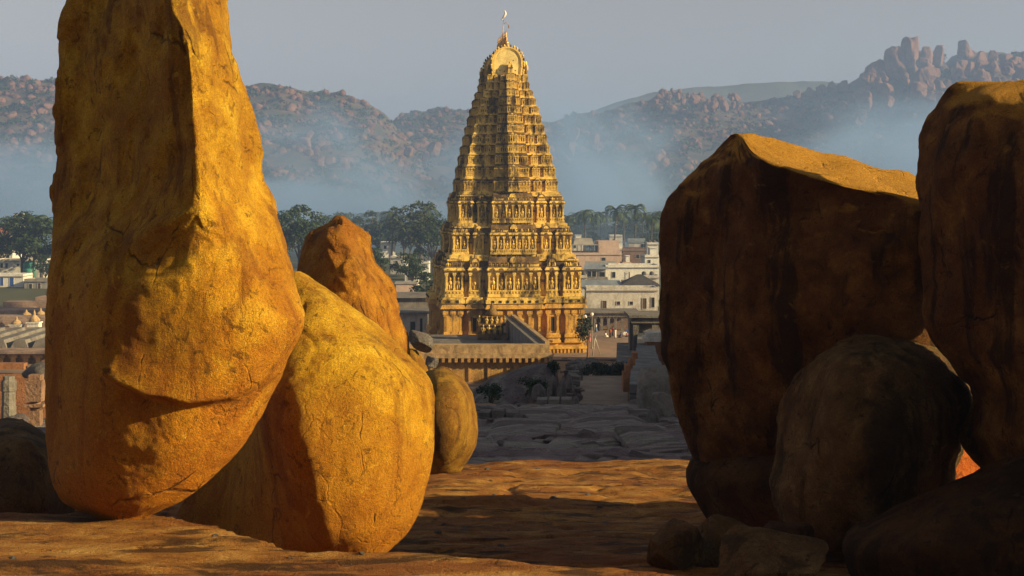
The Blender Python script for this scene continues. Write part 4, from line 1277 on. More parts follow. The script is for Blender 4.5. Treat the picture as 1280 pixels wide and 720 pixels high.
def verandah(o, hw, zt, depth):
    b = MB()
    b.box(-hw, hw * .05, .3, depth, zt + .18, zt + 1.0)
    b.obj('verandah_wall', [M['brownwall']], o)
    b = MB()
    for i in range(7):
        x = -hw + .3 + i * (hw * 1.05 - .4) / 6
        b.box(x - .12, x + .12, .3, .6, zt + 1.0, zt + 3.0)
    b.obj('verandah_post', [M['tileroof']], o)
    b = MB(); b.box(-hw - .4, hw * .05 + .3, -.2, depth + .3, zt + 3.0, zt + 3.3); b.box(-hw + .5, hw * -.1, 1, depth - 1, zt + 3.3, zt + 5.0, 0, .5, .5)
    b.obj('verandah_roof', [M['concrete']], o)
    b = MB(); b.box(hw * .08, hw * .92, .5, depth * .8, zt + .18, zt + 4.3); b.obj('stair_tower', [M['pinkwall']], o)
house('house', 'pinkish house with an open upper verandah and a square stair tower beside the temple tower', 715, 777, 319, 430, 10, M['pinkwall'], 'flat', None, R(4), None,
      [(752, 757, 322, 326, 'window')], extra=verandah)
house('house', 'brown walled house right of the pinkish stair tower', 779, 806, 313, 440, 9, M['brownwall'], 'flat', None, R(-3), None, [(795, 799, 318, 323, 'window')])
house('house', 'distant house with a mauve sheet roof at the foot of the palms', 786, 806, 303, 500, 8, M['wwall'], 'shed', None, R(-4), M['greyroof'], [(801, 804, 305, 310, 'window')], rise=1.2)
house('house', 'white house with rooftop water tanks and tall dark windows', 757, 824, 335, 348, 9, M['wwall2'], 'flat', None, R(2), None,
      [(765, 769, 340, 347, 'window'), (782, 787, 340, 352, 'door'), (806, 809, 344, 347, 'window')])
house('house', 'grey glazed porch house with a sloping sheet roof beside the white house', 732, 757, 336, 345, 8, M['concrete'], 'shed', None, R(-5), M['greyroof'],
      [(734, 739, 339, 346, 'window'), (740, 745, 339, 346, 'window'), (749, 756, 340, 346, 'window')], rise=1.0, eave=.5)
house('house', 'shack with a low slanting reddish grey roof behind the glazed porch', 736, 772, 331, 372, 7, M['brownwall'], 'shed', None, R(3), M['concrete'], [], rise=.7)
house('house', 'long low house under a blue grey sheet roof', 727, 776, 358, 305, 8, M['wwall'], 'shed', None, R(1), M['greyroof'], [], rise=.9, eave=.5)
house('house', 'house under a dark hipped tile roof', 779, 822, 357, 306, 8.5, M['wwall'], 'hip', None, R(-2), M['tileroof'], [(790, 794, 359, 364, 'window')], rise=2.2, eave=.7)
house('house', 'long weathered white house facing the square with small square windows', 733, 822, 364, 283, 7, M['wwall'], 'flat', None, R(0), None,
      [(753, 758, 376, 388, 'door'), (771, 775, 377, 381, 'window'), (787, 791, 377, 381, 'window'), (803, 808, 373, 386, 'door'), (814, 818, 372, 384, 'window')])

def tanks(o, hw, zt, depth):
    for x in (-hw * .5, hw * .35):
        b = MB(); b.lathe([(.55, zt + .18), (.55, zt + 1.2), (.3, zt + 1.45), (.2, zt + 1.5)], 12, (x, depth * .45, 0)); b.obj('roof_tank', [M['tileroof']], o)
def parapet_room(o, hw, zt, depth):
    b = MB(); b.box(-hw * .1, hw * .8, depth * .3, depth * .85, zt + .1, zt + 2.5); b.box(-hw * .16, hw * .86, depth * .25, depth * .9, zt + 2.5, zt + 2.68); b.obj('roof_room', [M['wwall2']], o)
for nm_, a in (('small cream house between the white house and the brown walled one', (806, 824, 322, 392, 7, 'wwall2', [(810, 813, 325, 330, 'window')], parapet_room)),
               ('white cube house above the mauve roof near the palms', (809, 823, 306, 450, 7, 'wwall2', [(813, 816, 309, 313, 'window')], tanks)),
               ('narrow grey house wedged behind the long white house at the square', (744, 760, 352, 318, 5, 'concrete', [(748, 751, 354, 359, 'window')], None)),
               ('bluish white house far back beside the tower', (713, 729, 303, 520, 7, 'wwall', [(717, 720, 306, 310, 'window')], parapet_room)),
               ('tiny white house far back behind the stair tower', (762, 778, 296, 560, 7, 'wwall2', [(766, 769, 299, 303, 'window')], None)),
               ('low pale house squeezed behind the dark hipped roof', (800, 823, 348, 326, 5, 'wwall', [(806, 809, 350, 355, 'window')], tanks)),
               ('white house under the first palms at the left edge', (-2, 16, 316, 480, 7, 'wwall2', [(3, 6, 319, 324, 'window'), (9, 12, 319, 324, 'window')], parapet_room)),
               ('grey walled house right of the blue doors', (30, 60, 352, 392, 7, 'concrete', [(36, 40, 355, 362, 'window'), (47, 51, 354, 363, 'door')], None)),
               ('pinkish house far back under the red tiled roof', (22, 44, 300, 540, 7, 'pinkwall', [(28, 31, 303, 307, 'window')], None)),
               ('white house half hidden by trees left of the tower', (520, 536, 330, 430, 7, 'wwall2', [(524, 527, 333, 338, 'window')], tanks)),
               ('small grey house low down beside the pointed boulder', (506, 522, 342, 400, 6, 'wwall', [(510, 513, 345, 350, 'window')], None))):
    house('house', nm_, a[0], a[1], a[2], a[3], a[4], M[a[5]], 'flat', None, R(rr.uniform(-6, 6)), None, a[6], extra=a[7])
xb0, xb1, db = PX(733, 266), PX(797, 266), 266.0
baz = thing('bazaar_arcade', 'low stone arcade with dark bays along the far side of the square', 'arcade', ((xb0 + xb1) / 2, db, 0))
hw = (xb1 - xb0) / 2
zt = PZ(391, db)
b = MB(); b.box(-hw, hw, -.6, 7, zt - .7, zt); b.box(-hw - .3, hw + .3, -1.1, 7.2, zt, zt + .3); b.obj('roof', [M['slate']], baz)
b = MB(); b.box(-hw, hw, 4.5, 7, -.5, zt - .7); b.obj('wall', [M['brownwall']], baz)
for i in range(8):
    x = -hw + .3 + i * (2 * hw - .6) / 7
    b = MB(); b.box(x - .25, x + .25, -.3, .2, -.5, zt - 1.0); b.box(x - .5, x + .5, -.4, .3, zt - 1.0, zt - .702); b.obj('pillar', [M['slate']], baz)

# ------------------------------------------------------------------ left side of the temple precinct
house('house', 'small white house with bright blue doors at the left edge', -14, 29, 346, 398, 8, M['wwall2'], 'flat', None, R(0), None,
      [(0, 4, 347, 357, 'blue'), (12, 17, 347, 357, 'blue'), (-8, -4, 347, 357, 'blue')])
house('house', 'white flat roofed house beside a green water tank', -6, 54, 327, 440, 9, M['wwall'], 'flat', None, R(3), None,
      [(1, 4, 329, 335, 'window'), (7, 10, 329, 335, 'window'), (21, 24, 330, 333, 'window')])
house('house', 'far house under a red tiled roof among the trees at the left edge', -22, 9, 292, 520, 9, M['wwall'], 'hip', None, R(5), M['redroof'], [], rise=3)
house('house', 'tiny pale house high among the trees at the left edge', 18, 27, 269, 640, 7, M['wwall2'], 'flat', PZ(280, 640) and 282, R(4), None, [(21, 23, 271, 274, 'window')])
house('house', 'pale cottage among trees right of the pointed boulder', 476, 494, 305, 520, 8, M['wwall2'], 'flat', 318, R(6), None, [(480, 483, 307, 311, 'window')])
house('house', 'cream cottage just below the pale cottage', 488, 505, 323, 450, 8, M['wwall'], 'flat', 338, R(-6), None, [(494, 497, 326, 330, 'window')])
house('house', 'low pinkish roofed house below the cream cottage', 495, 520, 355, 360, 7, M['pinkwall'], 'slab', 366, R(3), None, [])
house('temple_hall', 'two tiered shaded stone hall with a white wall beside the tower', 496, 541, 372, 262, 11, M['slate'], 'slab', None, R(5), M['slate'], [], 'hall', 1.0)
house('temple_hall', 'whitewashed lower hall with a dark doorway left of the tower', 500, 534, 392, 246, 8, M['wwall'], 'slab', None, R(5), M['slate'], [(513, 519, 402, 414, 'dark'), (525, 528, 398, 416, 'dark')], 'hall', 1.2)
tk = thing('water_tank', 'green plastic water tank standing on a white roof at the left', 'water tank', (PX(37, 432), 432, PZ(341, 432)))
b = MB(); b.lathe([(1.9, -3.4), (1.9, 0), (1.95, .1), (1.95, 1.2), (1.85, 1.3), (1.95, 1.4), (1.95, 2.6), (1.7, 3.1), (.8, 3.5)], 18); b.obj('tank', [M['green']], tk)
b = MB(); b.lathe([(.6, 3.5), (.6, 3.75), (.5, 3.8)], 12); b.obj('lid', [M['tileroof']], tk)

# broad temple roof
hx0, hx1 = PX(-260, 190), PX(150, 190)
z_r = PZ(438, 190)
hall = thing('temple_hall', 'sprawling flat roofed pillared hall with sloping roof slabs at the left', 'hall', ((hx0 + hx1) / 2, 190, 1.5))
cx = (hx0 + hx1) / 2; hw = (hx1 - hx0) / 2; zt = z_r - 1.5
b = MB(); b.box(-hw, hw, 1.5, 120, 0, zt - .6); b.obj('wall', [M['pl_wall']], hall)
b = MB(); b.box(-hw - .6, hw + .6, -.5, 120, zt - .6, zt); b.box(-hw - 1, hw + 1, -1.1, .2, zt - .35, zt - .05); b.obj('roof', [M['hallroof']], hall)
b = MB()
for i in range(26):
    x = -hw + 1 + i * (2 * hw - 2) / 25
    b.box(x - .3, x + .3, .2, .8, 0, zt - .6); b.box(x - .6, x + .6, .1, .9, zt - 1.0, zt - .601)
b.obj('pillars', [M['pl_wall']], hall)
b = MB()
for i in range(17):                       # sloping slabs along the front of the roof
    x = -hw + 2 + i * 2.9
    b.add([(x, 3, zt), (x + 2.4, 3, zt), (x + 3.4, 17, zt), (x + 1.0, 17, zt), (x + .6, 3, zt + 1.1), (x + 2.0, 3, zt + 1.1), (x + 3.0, 17, zt + 1.6), (x + 1.6, 17, zt + 1.6)],
          [(3, 2, 1, 0), (4, 5, 6, 7), (0, 1, 5, 4), (1, 2, 6, 5), (2, 3, 7, 6), (3, 0, 4, 7)])
b.obj('roof_slab', [M['slate']], hall)
b = MB()
for y in (24, 34, 46, 60, 76, 94): b.box(-hw + 1, hw - 2, y, y + rr.uniform(2, 6), zt, zt + rr.uniform(.5, 1.2))
b.obj('roof_ledge', [M['hallroof']], hall)
for px_, yy, hh, lab in ((21, 412, 1.3, 'small whitewashed roof shrine with a sloping top on the temple hall roof'), (43, 410, 2.0, 'slender pale spired roof shrine on the temple hall roof'), (33, 399, 1.1, 'tiny round topped roof shrine farther back on the temple hall roof'), (51, 404, 1.3, 'squat roof shrine beside the slender spired one')):
    d_ = 222 if yy > 405 else 240
    o = thing('roof_shrine', lab, 'shrine', (PX(px_, d_), d_, z_r - .01))
    b = MB(); b.box(-.9, .9, -.8, .8, 0, hh * .45); b.box(-1.05, 1.05, -.95, .95, hh * .45, hh * .55); b.obj('body', [M['wwall2']], o)
    b = MB(); b.lathe([(.8, hh * .55), (.9, hh * .7), (.5, hh * .95), (.2, hh * 1.1), (.22, hh * 1.2), (.03, hh * 1.5)], 8); b.obj('spire', [M['capstone']], o)

# broken pavilion by the left edge
d_ = 60.0
M['pillarstone'] = stucco('reddish_pillar_stone', (.30, .18, .12), (.21, .125, .085), (.08, .055, .04), .6, 1.5)
def pillar(px, y0, y1, w, d, mat, label, shape):
    zt, zb = PZ(y0, d), min(PZ(y1, d), GZ(PX(px, d), d)) - .3
    h = zt - zb
    o = thing('stone_pillar', label, 'pillar', (PX(px, d), d, zb))
    b = MB()
    w2 = PX(640 + w, d) / 2
    if shape == 'oct':
        b.lathe([(w2 * 1.15, 0), (w2 * 1.15, h * .12), (w2, h * .14), (w2, h * .62), (w2 * .92, h * .63), (w2 * .92, h * .80), (w2 * 1.05, h * .82), (w2 * 1.05, h * .93), (w2 * .8, h * .96), (w2 * .78, h)], 8, (0, 0, 0), 0, 1, 1, False)
        b.obj('shaft', [mat], o)
    else:
        b.box(-w2 * .85, w2 * .85, -w2 * .85, w2 * .85, 0, h * .62, 0, .05, .05)
        b.lathe([(w2 * .62, h * .62), (w2 * .9, h * .655), (w2 * .62, h * .69), (w2 * .66, h * .72)], 10)
        b.obj('shaft', [mat], o)
        c = MB(); c.box(-w2, w2, -w2, w2, h * .72, h * .94, 0, -.03, -.03); c.box(-w2 * 1.25, w2 * 1.25, -w2 * 1.1, w2 * 1.1, h * .66, h * .69); c.box(-w2 * .8, w2 * .8, -w2 * .8, w2 * .8, h * .94, h); c.obj('capital', [mat], o)
pillar(11, 470, 560, 18, 58, M['slate'], 'grey eight sided stone pillar at the left edge', 'oct')
pillar(45, 468, 575, 19, 52, M['pillarstone'], 'reddish square stone pillar with a moulded capital beside the towering boulder', 'sq')
small_rock('rough stone slab resting over the reddish pillar', 26, 92, 452, 474, 54, M['greyrock'], 131, .1, 'slab', 'stone_slab', None, 1.0)
w_ = MB(); w_.box(-9, 9, 0, .8, -2, PZ(468, 92) - 12); 
for i in range(5): w_.box(-9 + i * 3.7, -6.4 + i * 3.7, 0.05, .75, PZ(462, 92) - 12.0, PZ(462, 92) - 12 + rr.uniform(.2, .9))
o = w_.obj('brick_wall', [M['brick']], None, (PX(10, 92), 92, 12)); tag(o, 'broken orange brick wall behind the pillars at the left', 'wall')
small_rock('pale tumbled block at the foot of the grey pillar', -10, 42, 520, 575, 55, M['greyrock'], 133, .2, 'rock', 'rock', None, 1.0)
small_rock('slanting broken slab between the two pillars', 18, 60, 538, 580, 50, M['greyrock'], 135, -.4, 'rock', 'rock', None, .8)

# ------------------------------------------------------------------ the way down: ramp, walls, steps, ruins
def strip(name, pts, mat, dz=.03, n=40):
    """pts: (d, x_left, x_right); sheet lying on the ground"""
    pts = np.array(pts, float)
    dv = np.linspace(pts[0, 0], pts[-1, 0], n)
    xl, xr_ = np.interp(dv, pts[:, 0], pts[:, 1]), np.interp(dv, pts[:, 0], pts[:, 2])
    m = 9
    Xg = xl[:, None] + (xr_ - xl)[:, None] * np.linspace(0, 1, m)[None]
    Dg = np.repeat(dv[:, None], m, 1)
    Zg = np.interp(Dg.ravel(), dv, [max(GZ(a, q), GZ(b_, q), GZ((a + b_) / 2, q)) for a, b_, q in zip(xl, xr_, dv)]) + dz
    V = np.stack([Xg.ravel(), Dg.ravel(), Zg], 1)
    a = (np.arange(n - 1)[:, None] * m + np.arange(m - 1)[None]).ravel()
    Q = np.stack([a, a + 1, a + m + 1, a + m], 1)
    o = link(name, np_mesh(name, V, Q, mat, True))
    return tag(o, kind='structure')
def masonry(name, c, c2, mortar, bw, bh):
    m = bpy.data.materials.new(name)
    N, L, P = nodes(m)
    tc = N.new('ShaderNodeTexCoord').outputs['Object']
    sp = N.new('ShaderNodeSeparateXYZ'); L.new(tc, sp.inputs[0])
    cb_ = N.new('ShaderNodeCombineXYZ')
    L.new(math_(N, L, 'ADD', sp.outputs[0], sp.outputs[1]), cb_.inputs[0]); L.new(sp.outputs[2], cb_.inputs[1])
    br = N.new('ShaderNodeTexBrick'); L.new(cb_.outputs[0], br.inputs[0])
    br.inputs['Color1'].default_value = (*c, 1); br.inputs['Color2'].default_value = (*c2, 1); br.inputs['Mortar'].default_value = (*mortar, 1)
    br.inputs['Scale'].default_value = 1.0; br.inputs['Mortar Size'].default_value = .03; br.inputs['Brick Width'].default_value = bw; br.inputs['Row Height'].default_value = bh
    n = tex(N, L, tc, 1.3, 7, .7, .4)
    r = ramp(N, [(.35, (.45, .45, .45)), (.6, (1.1, 1.1, 1.1))]); L.new(n, r.inputs[0])
    L.new(mixc(N, L, .9, br.outputs[0], r.outputs[0], 'MULTIPLY'), P.inputs['Base Color'])
    P.inputs['Roughness'].default_value = .9
    bump(N, L, P, math_(N, L, 'SUBTRACT', n, br.outputs[1]), .8, .06)
    return m
M['wallstone'] = masonry('coursed_grey_stone', (.17, .165, .165), (.13, .125, .13), (.04, .04, .04), 1.5, .55)
M['ramp'] = plain_mat('packed_earth', (.29, .215, .165), (.20, .15, .12), .8, .95, .03, 6)
M['street'] = plain_mat('dusty_square', (.27, .19, .14), (.19, .13, .095), .12, .95, .02, 2, (1, .35, 1), (.35, .6))
strip('path', [(63.5, PX(722, 63.5), PX(786, 63.5)), (116, PX(723, 116), PX(782, 116))], M['ramp'], .05)
strip('square', [(196, PX(690, 196), PX(800, 196)), (262, PX(700, 262), PX(830, 262))], M['street'], .05)

def beam(name, label, px0, px1, y0, y1, d, depth, mat, cat, rot=0, taper=.03):
    x0, x1 = PX(px0, d), PX(px1, d)
    z1 = PZ(y0, d); z0 = min(PZ(y1, d), GZ((x0 + x1) / 2, d)) - .1
    b = MB()
    n = 3
    hw = (x1 - x0) / 2
    for i in range(n):                      # slightly uneven lengths of stone
        a, c = -hw + 2 * hw * i / n, -hw + 2 * hw * (i + 1) / n - .03
        j = rr.uniform(-.06, .06)
        b.box(a, c, j, depth + j, 0, z1 - z0 + rr.uniform(-.08, .05), 0, taper, taper)
    o = b.obj(name, [mat], None, ((x0 + x1) / 2, d, z0))
    o.rotation_euler.z = rot
    return tag(o, label, cat)
beam('stone_kerb', 'low stone kerb across the foot of the earthen ramp', 724, 788, 508, 515, 63, .7, M['slate'], 'kerb')
beam('stone_beam', 'long fallen stone beam beside the foot of the ramp', 670, 716, 499, 512, 62, 1.0, M['slate'], 'beam', R(-3))
beam('stone_slab', 'long low stone slab on the bare rock behind the small brown boulder', 596, 650, 515, 527, 50, 1.0, M['greyrock'], 'slab', R(-4), .04)
small_rock('low stone stub at the end of the long stone slab', 640, 662, 516, 529, 49.5, M['greyrock'], 137, 0, 'rock', 'rock', None, .4)

# right hand stepped wall of the ramp
A0, A1 = Vector((PX(787, 62), 62)), Vector((PX(799, 200), 200))
tp = [(62, 470), (75, 462), (92, 452), (115, 440), (140, 424), (170, 404), (200, 392)]
wl = MB()
for i in range(22):
    t0, t1 = i / 22, (i + 1) / 22 - .004
    a, c = A0.lerp(A1, t0), A0.lerp(A1, t1)
    yt = np.interp((a.y + c.y) / 2, [q[0] for q in tp], [q[1] for q in tp])
    world_poly_box(wl, (a.x, a.y), (c.x, c.y), -1.6, GZ(a.x, a.y) - 3, PZ(yt, (a.y + c.y) / 2) + rr.uniform(-.1, .1), 0, 1)
o = wl.mesh('stone_wall', [M['wallstone']])
o = link('stone_wall', o); tag(o, 'long stepped grey stone wall running down the right side of the ramp', 'wall')
# flight of steps between ramp and wall
stp = MB()
for i in range(26):
    d1_ = 112 + i * 2.6
    x0, x1 = PX(773, d1_), PX(797, d1_)
    zt = np.interp(d1_, [112, 180], [PZ(464, 112), PZ(430, 180)])
    stp.box(x0, x1, d1_, d1_ + 2.58, GZ(x0, d1_) - 3, zt)
o = link('stone_steps', stp.mesh('stone_steps', [M['wallstone']])); tag(o, 'broad flight of worn grey stone steps below the ramp', 'steps')
pr = MB()  # orange blocks added in place of sun patches on the grey wall
for i, (q0, q1, y0, y1) in enumerate(((781, 789, 466, 490), (784, 793, 457, 466), (789, 796, 449, 457), (793, 799, 441, 449))):
    pr.box(PX(q0, 70) - PX(787, 70), PX(q1, 70) - PX(787, 70), 0, .9, PZ(y1, 70) - 14, PZ(y0, 70) - 14)
o = pr.obj('sun_patch_blocks', [M['brick']], None, (PX(785, 70), 70, 14)); tag(o, 'stepped orange blocks standing in for sun patches on the grey wall beside the ramp', 'sun patch')
block('big dark squared block at the right of the ramp', 794, 850, 455, 528, 57, M['slate'], 141, (0, .03, .25), 1.8, 'stone_block', 'stone block')
block('smaller dark squared block in front of the big one', 812, 846, 488, 530, 52, M['slate'], 143, (0, -.04, -.2), 1.0, 'stone_block', 'stone block')
small_rock('low broken stone near the dark block, left of it', 806, 826, 512, 534, 50, M['greyrock'], 144, 0, 'rock', 'rock', None, .5, .05)
# shaded gate porch and lit shrine on the right
gp = thing('stone_porch', 'shaded grey stone porch with heavy roof slab by the dark right boulder', 'porch', (PX(812, 150), 150, 3))
b = MB(); b.box(-1.9, 2.8, 0, 6, PZ(404, 150) - 3, PZ(397, 150) - 3); b.box(-2.2, 3.2, -.4, 6.3, PZ(397, 150) - 3, PZ(394, 150) - 3); b.obj('roof', [M['slate']], gp)
for x in (-1.4, .6, 2.3):
    b = MB(); b.box(x - .3, x + .3, .2, .8, -1, PZ(404, 150) - 3.003); b.obj('pillar', [M['slate']], gp)
b = MB(); b.box(-1.8, 2.7, 3.5, 5.5, -1, PZ(404, 150) - 3.004); b.obj('wall', [M['slate']], gp)
ls = thing('small_shrine', 'little sunlit orange shrine with a pale flat roof beside the dark right boulder', 'shrine', (PX(821, 128), 128, 6))
zt = PZ(427, 128) - 6
b = MB(); b.box(-.9, 1.2, 0, 2, -1, zt); b.obj('wall', [M['brick']], ls)
b = MB(); b.box(-1.15, 1.5, -.25, 2.2, zt, zt + .35); b.box(-.9, 1.2, 0, 2, zt + .35, zt + .8); b.obj('roof', [M['wwall']], ls)
b = MB()
for x in (-.7, .1, .95): b.box(x - .13, x + .13, -.12, 0.0, -1, zt - .003)
b.obj('pilaster', [M['brick']], ls)

for i, (a_, c_, y0, y1, d_, lab) in enumerate(((600, 700, 533, 546, 44, 'broad flat rock sheet on the shaded saddle'), (705, 810, 527, 539, 47, 'flat rock sheet right of the broad one on the saddle'), (640, 720, 519, 528, 52, 'thin rock sheet on the saddle before the fallen beam'),
                                                (775, 850, 541, 556, 40, 'rock sheet close to the foot of the dark boulder'), (735, 800, 516, 524, 56, 'thin rock sheet before the kerb of the ramp'))):
    block(lab, a_, c_, y0, y1 + 6, d_, M['saddle'], 400 + i, (.06, rr.uniform(-.03, .03), rr.uniform(-.2, .2)), 3.4, 'rock_sheet', 'rock')
wl2 = MB()
for i in range(75):
    t0 = rr.random()
    p_ = Vector((PX(717, 64), 64)).lerp(Vector((PX(720, 116), 116)), t0)
    s_ = rr.uniform(.14, .42); zg = GZ(p_.x, p_.y) + rr.choice((-.05, -.05, .2, .4))
    x_, y_ = p_.x + rr.uniform(-.5, .3), p_.y
    an = rr.uniform(-.6, .6); ca_, sa_ = math.cos(an), math.sin(an)
    q_ = [(x_ + u * ca_ - v * sa_, y_ + u * sa_ + v * ca_) for u, v in ((-s_, -s_ * .7), (s_, -s_ * .7), (s_ * .9, s_ * .7), (-s_ * .85, s_ * .6))]
    vs = [(x, y, zg - .3) for x, y in q_] + [(x + rr.uniform(-.08, .08), y + rr.uniform(-.08, .08), zg + s_ * rr.uniform(.6, 1.0)) for x, y in q_]
    wl2.add(vs, [(3, 2, 1, 0), (4, 5, 6, 7), (0, 1, 5, 4), (1, 2, 6, 5), (2, 3, 7, 6), (3, 0, 4, 7)], 0)
o = link('ruined_wall', wl2.mesh('ruined_wall', [M['greyrock']])); tag(o, 'low broken stone wall along the left side of the ramp', 'wall')
# mound and ruins left of the ramp
def mound():
    L_ = []
    for y, a, c, q in ((455, 672, 694, 97), (463, 640, 697, 96.5), (474, 612, 698, 95.8), (488, 590, 698, 94.5), (505, 575, 696, 93.5)):
        w = c - a
        L_.append(lv(y, a, 98.0, a + w * .15, q + .5, a + w * .4, q - .6, a + w * .75, q - .8, c - 2, q, c, 98.2))
    return boulder('boulder', 'dark sloping hump of bare rock below the terrace', M['greyrock'], L_, 3.0, res=2.5, sf=10, sb=6, amp=.25, freq=.5, crack=.06, seed=151.0)
mound()
for i, (a, c, y0, y1, d_, lab) in enumerate(((684, 697, 470, 503, 70, 'tall leaning ruined stone left of the ramp'), (697, 708, 474, 502, 69, 'rounded upright ruined stone left of the ramp'), (707, 716, 468, 486, 78, 'topmost ruined stone of the wall beside the ramp'),
                                             (711, 721, 482, 500, 70, 'middle ruined stone of the wall beside the ramp'), (713, 724, 496, 513, 65, 'lowest ruined stone of the wall beside the ramp'), (663, 684, 480, 502, 74, 'squat ruined stone in the greenery left of the ramp'))):
    small_rock(lab, a, c, y0, y1, d_, M['greyrock'], 160 + i * 2, rr.uniform(-.2, .2), 'ruined stone', 'ruined_stone', None, .6, .06)
protos = []
rb = random.Random(5)
for i in range(34):
    px = rb.uniform(683, 742); d_ = rb.uniform(100, 121)
    x = PX(px, d_)
    if i < 3:
        bm = bmesh.new(); bmesh.ops.create_icosphere(bm, subdivisions=2, radius=.5)
        for v in bm.verts:
            v.co *= 1 + .35 * float(noise(np.array([[v.co.x * 2 + i * 9, v.co.y * 2, v.co.z * 2]]))[0]); v.co.z *= .7
        me = bpy.data.meshes.new('rubble_stone'); bm.to_mesh(me); bm.free(); me.materials.append(M['greyrock']); protos.append(me)
    o = link('rubble_stone', protos[i % 3], None, (x, d_, GZ(x, d_) + .1))
    s_ = rb.uniform(.5, 1.5); o.scale = (s_, s_ * rb.uniform(.7, 1.2), s_ * rb.uniform(.6, 1.1)); o.rotation_euler = (rb.uniform(-.3, .3), rb.uniform(-.3, .3), rb.uniform(0, 6))
    tag(o, 'loose grey rubble stone strewn at the head of the ramp', 'rubble', 'rubble stones at the head of the ramp')

def rubble(n, px0, px1, d0_, d1_, s0, s1, label, group):
    for i in range(n):
        px = rb.uniform(px0, px1); d_ = rb.uniform(d0_, d1_); x = PX(px, d_)
        o = link('rubble_stone', protos[rb.randrange(3)], None, (x, d_, GZ(x, d_) + s0 * .12))
        s_ = s0 + (s1 - s0) * rb.random() ** 2; o.scale = (s_ * rb.uniform(.8, 1.5), s_, s_ * rb.uniform(.5, .95)); o.rotation_euler = (rb.uniform(-.3, .3), rb.uniform(-.3, .3), rb.uniform(0, 6))
        tag(o, label, 'rubble', group)
rubble(55, 598, 722, 63, 88, .3, 1.3, 'grey rubble stone lying among the ruins left of the ramp', 'rubble stones among the ruins')
rubble(26, 600, 850, 38, 62, .12, .5, 'small loose stone lying on the shaded rock saddle', 'loose stones on the shaded saddle')
rubble(16, 780, 850, 48, 62, .3, 1.0, 'grey rubble stone by the dark squared blocks', 'rubble stones by the dark squared blocks')
rubble(46, 10, 940, 11.9, 14.3, .012, .06, 'pebble lying on the orange rock ledge', 'pebbles on the ledge')
rubble(34, 520, 870, 18.5, 28.5, .03, .14, 'small loose stone lying on the lit rock slab', 'loose stones on the lit slab')
rubble(14, 700, 742, 150, 200, .4, 1.2, 'rubble stone lying before the tower corner', 'rubble stones before the tower corner')
for i in range(14):
    px = rb.uniform(716, 815); d_ = rb.uniform(330, 560); w = rb.uniform(9, 17)
    yg = 250 + 24.4 / d_ * F; h_ = rb.uniform(3.2, 6.0) / d_ * F
    house('house', 'small pale flat roofed house crowded among the others behind the square', px, px + w, yg - h_, d_, 5, M[rb.choice(('wwall', 'wwall2', 'concrete', 'pinkwall'))], 'flat', None, R(rb.uniform(-8, 8)), None,
          [(px + w * .2, px + w * .36, yg - h_ * .75, yg - h_ * .4, 'window'), (px + w * .6, px + w * .76, yg - h_ * .75, yg - h_ * .3, 'window')], extra=rb.choice((tanks, parapet_room, None)), group='small pale houses behind the square')
# ------------------------------------------------------------------ vegetation
M['leaf'] = leaf_mat('broad_leaves', (.042, .068, .024), (.016, .030, .012), .5)
M['leaf2'] = leaf_mat('olive_leaves', (.065, .080, .026), (.026, .038, .014), .5)
M['palmleaf'] = leaf_mat('palm_leaves', (.07, .10, .03), (.03, .05, .015), .6)
M['bark'] = plain_mat('bark', (.13, .095, .065), (.07, .05, .035), 2, .95, .03, 8)
M['bushleaf'] = leaf_mat('dark_bush_leaves', (.045, .055, .03), (.02, .026, .018), 1.5)

def leaf_cloud(rg, clumps, n, size, up=.35):
    """many small leaf quads spread over and through a set of clumps (centre, radii)"""
    cl = np.array([c for c in clumps])
    wts = (cl[:, 3] * cl[:, 4] + cl[:, 4] * cl[:, 5]); wts /= wts.sum()
    k = rg.choice(len(cl), n, p=wts)
    dr = rg.normal(size=(n, 3)); dr /= np.linalg.norm(dr, axis=1)[:, None]
    dr[:, 2] = np.where(dr[:, 2] < -.45, -dr[:, 2] * .6, dr[:, 2])
    rad = 1 - .45 * rg.random(n) ** 1.8 + .14 * rg.normal(size=n) * (rg.random(n) < .4)
    c = cl[k, :3] + dr * cl[k, 3:6] * rad[:, None]
    nrm = dr * .6 + rg.normal(size=(n, 3)) * .65 + np.array([0, 0, up])
    nrm /= np.linalg.norm(nrm, axis=1)[:, None]
    t = np.cross(nrm, rg.normal(size=(n, 3))); t /= np.linalg.norm(t, axis=1)[:, None]
    b = np.cross(nrm, t)
    s = size * (.55 + .9 * rg.random(n))[:, None]
    V = np.stack([c - t * s, c - b * s * .55, c + t * s, c + b * s * .55], 1).reshape(-1, 3)
    Q = np.arange(n * 4).reshape(n, 4)
    return V, Q

def tree_meshes(seed, h, w, n=2600, leaf=.42, lean=0.0):
    rg = np.random.default_rng(seed)
    th = h * .32
    clumps = []
    for i in range(20):
        a = rg.uniform(0, 6.283); q = rg.random() ** .6
        zf = rg.uniform(.36, .9)
        ww = w / 2 * math.sin(math.pi * min(1, (zf - .18) / .92)) ** .7
        r = w * rg.uniform(.12, .21)
        clumps.append((math.cos(a) * q * (ww - r * .5) + lean * zf * h, math.sin(a) * q * (ww - r * .5), h * zf, r, r, r * rg.uniform(.6, .85)))
    clumps.append((lean * h, 0, h * .9, w * .16, w * .16, h * .09))
    V, Q = leaf_cloud(rg, clumps, n, leaf)
    tm = MB()
    tm.tube([(0, 0, -1), (lean * h * .1, .1, th * .5), (lean * h * .3, 0, th)], [h * .028, h * .022, h * .018], 8)
    for c in clumps[:9]:
        tm.tube([(lean * h * .25, 0, th * rg.uniform(.7, 1)), (c[0] * .5, c[1] * .5, th + (c[2] - th) * .55), (c[0], c[1], c[2])], [h * .012, h * .008, h * .003], 6)
    return V, Q, tm

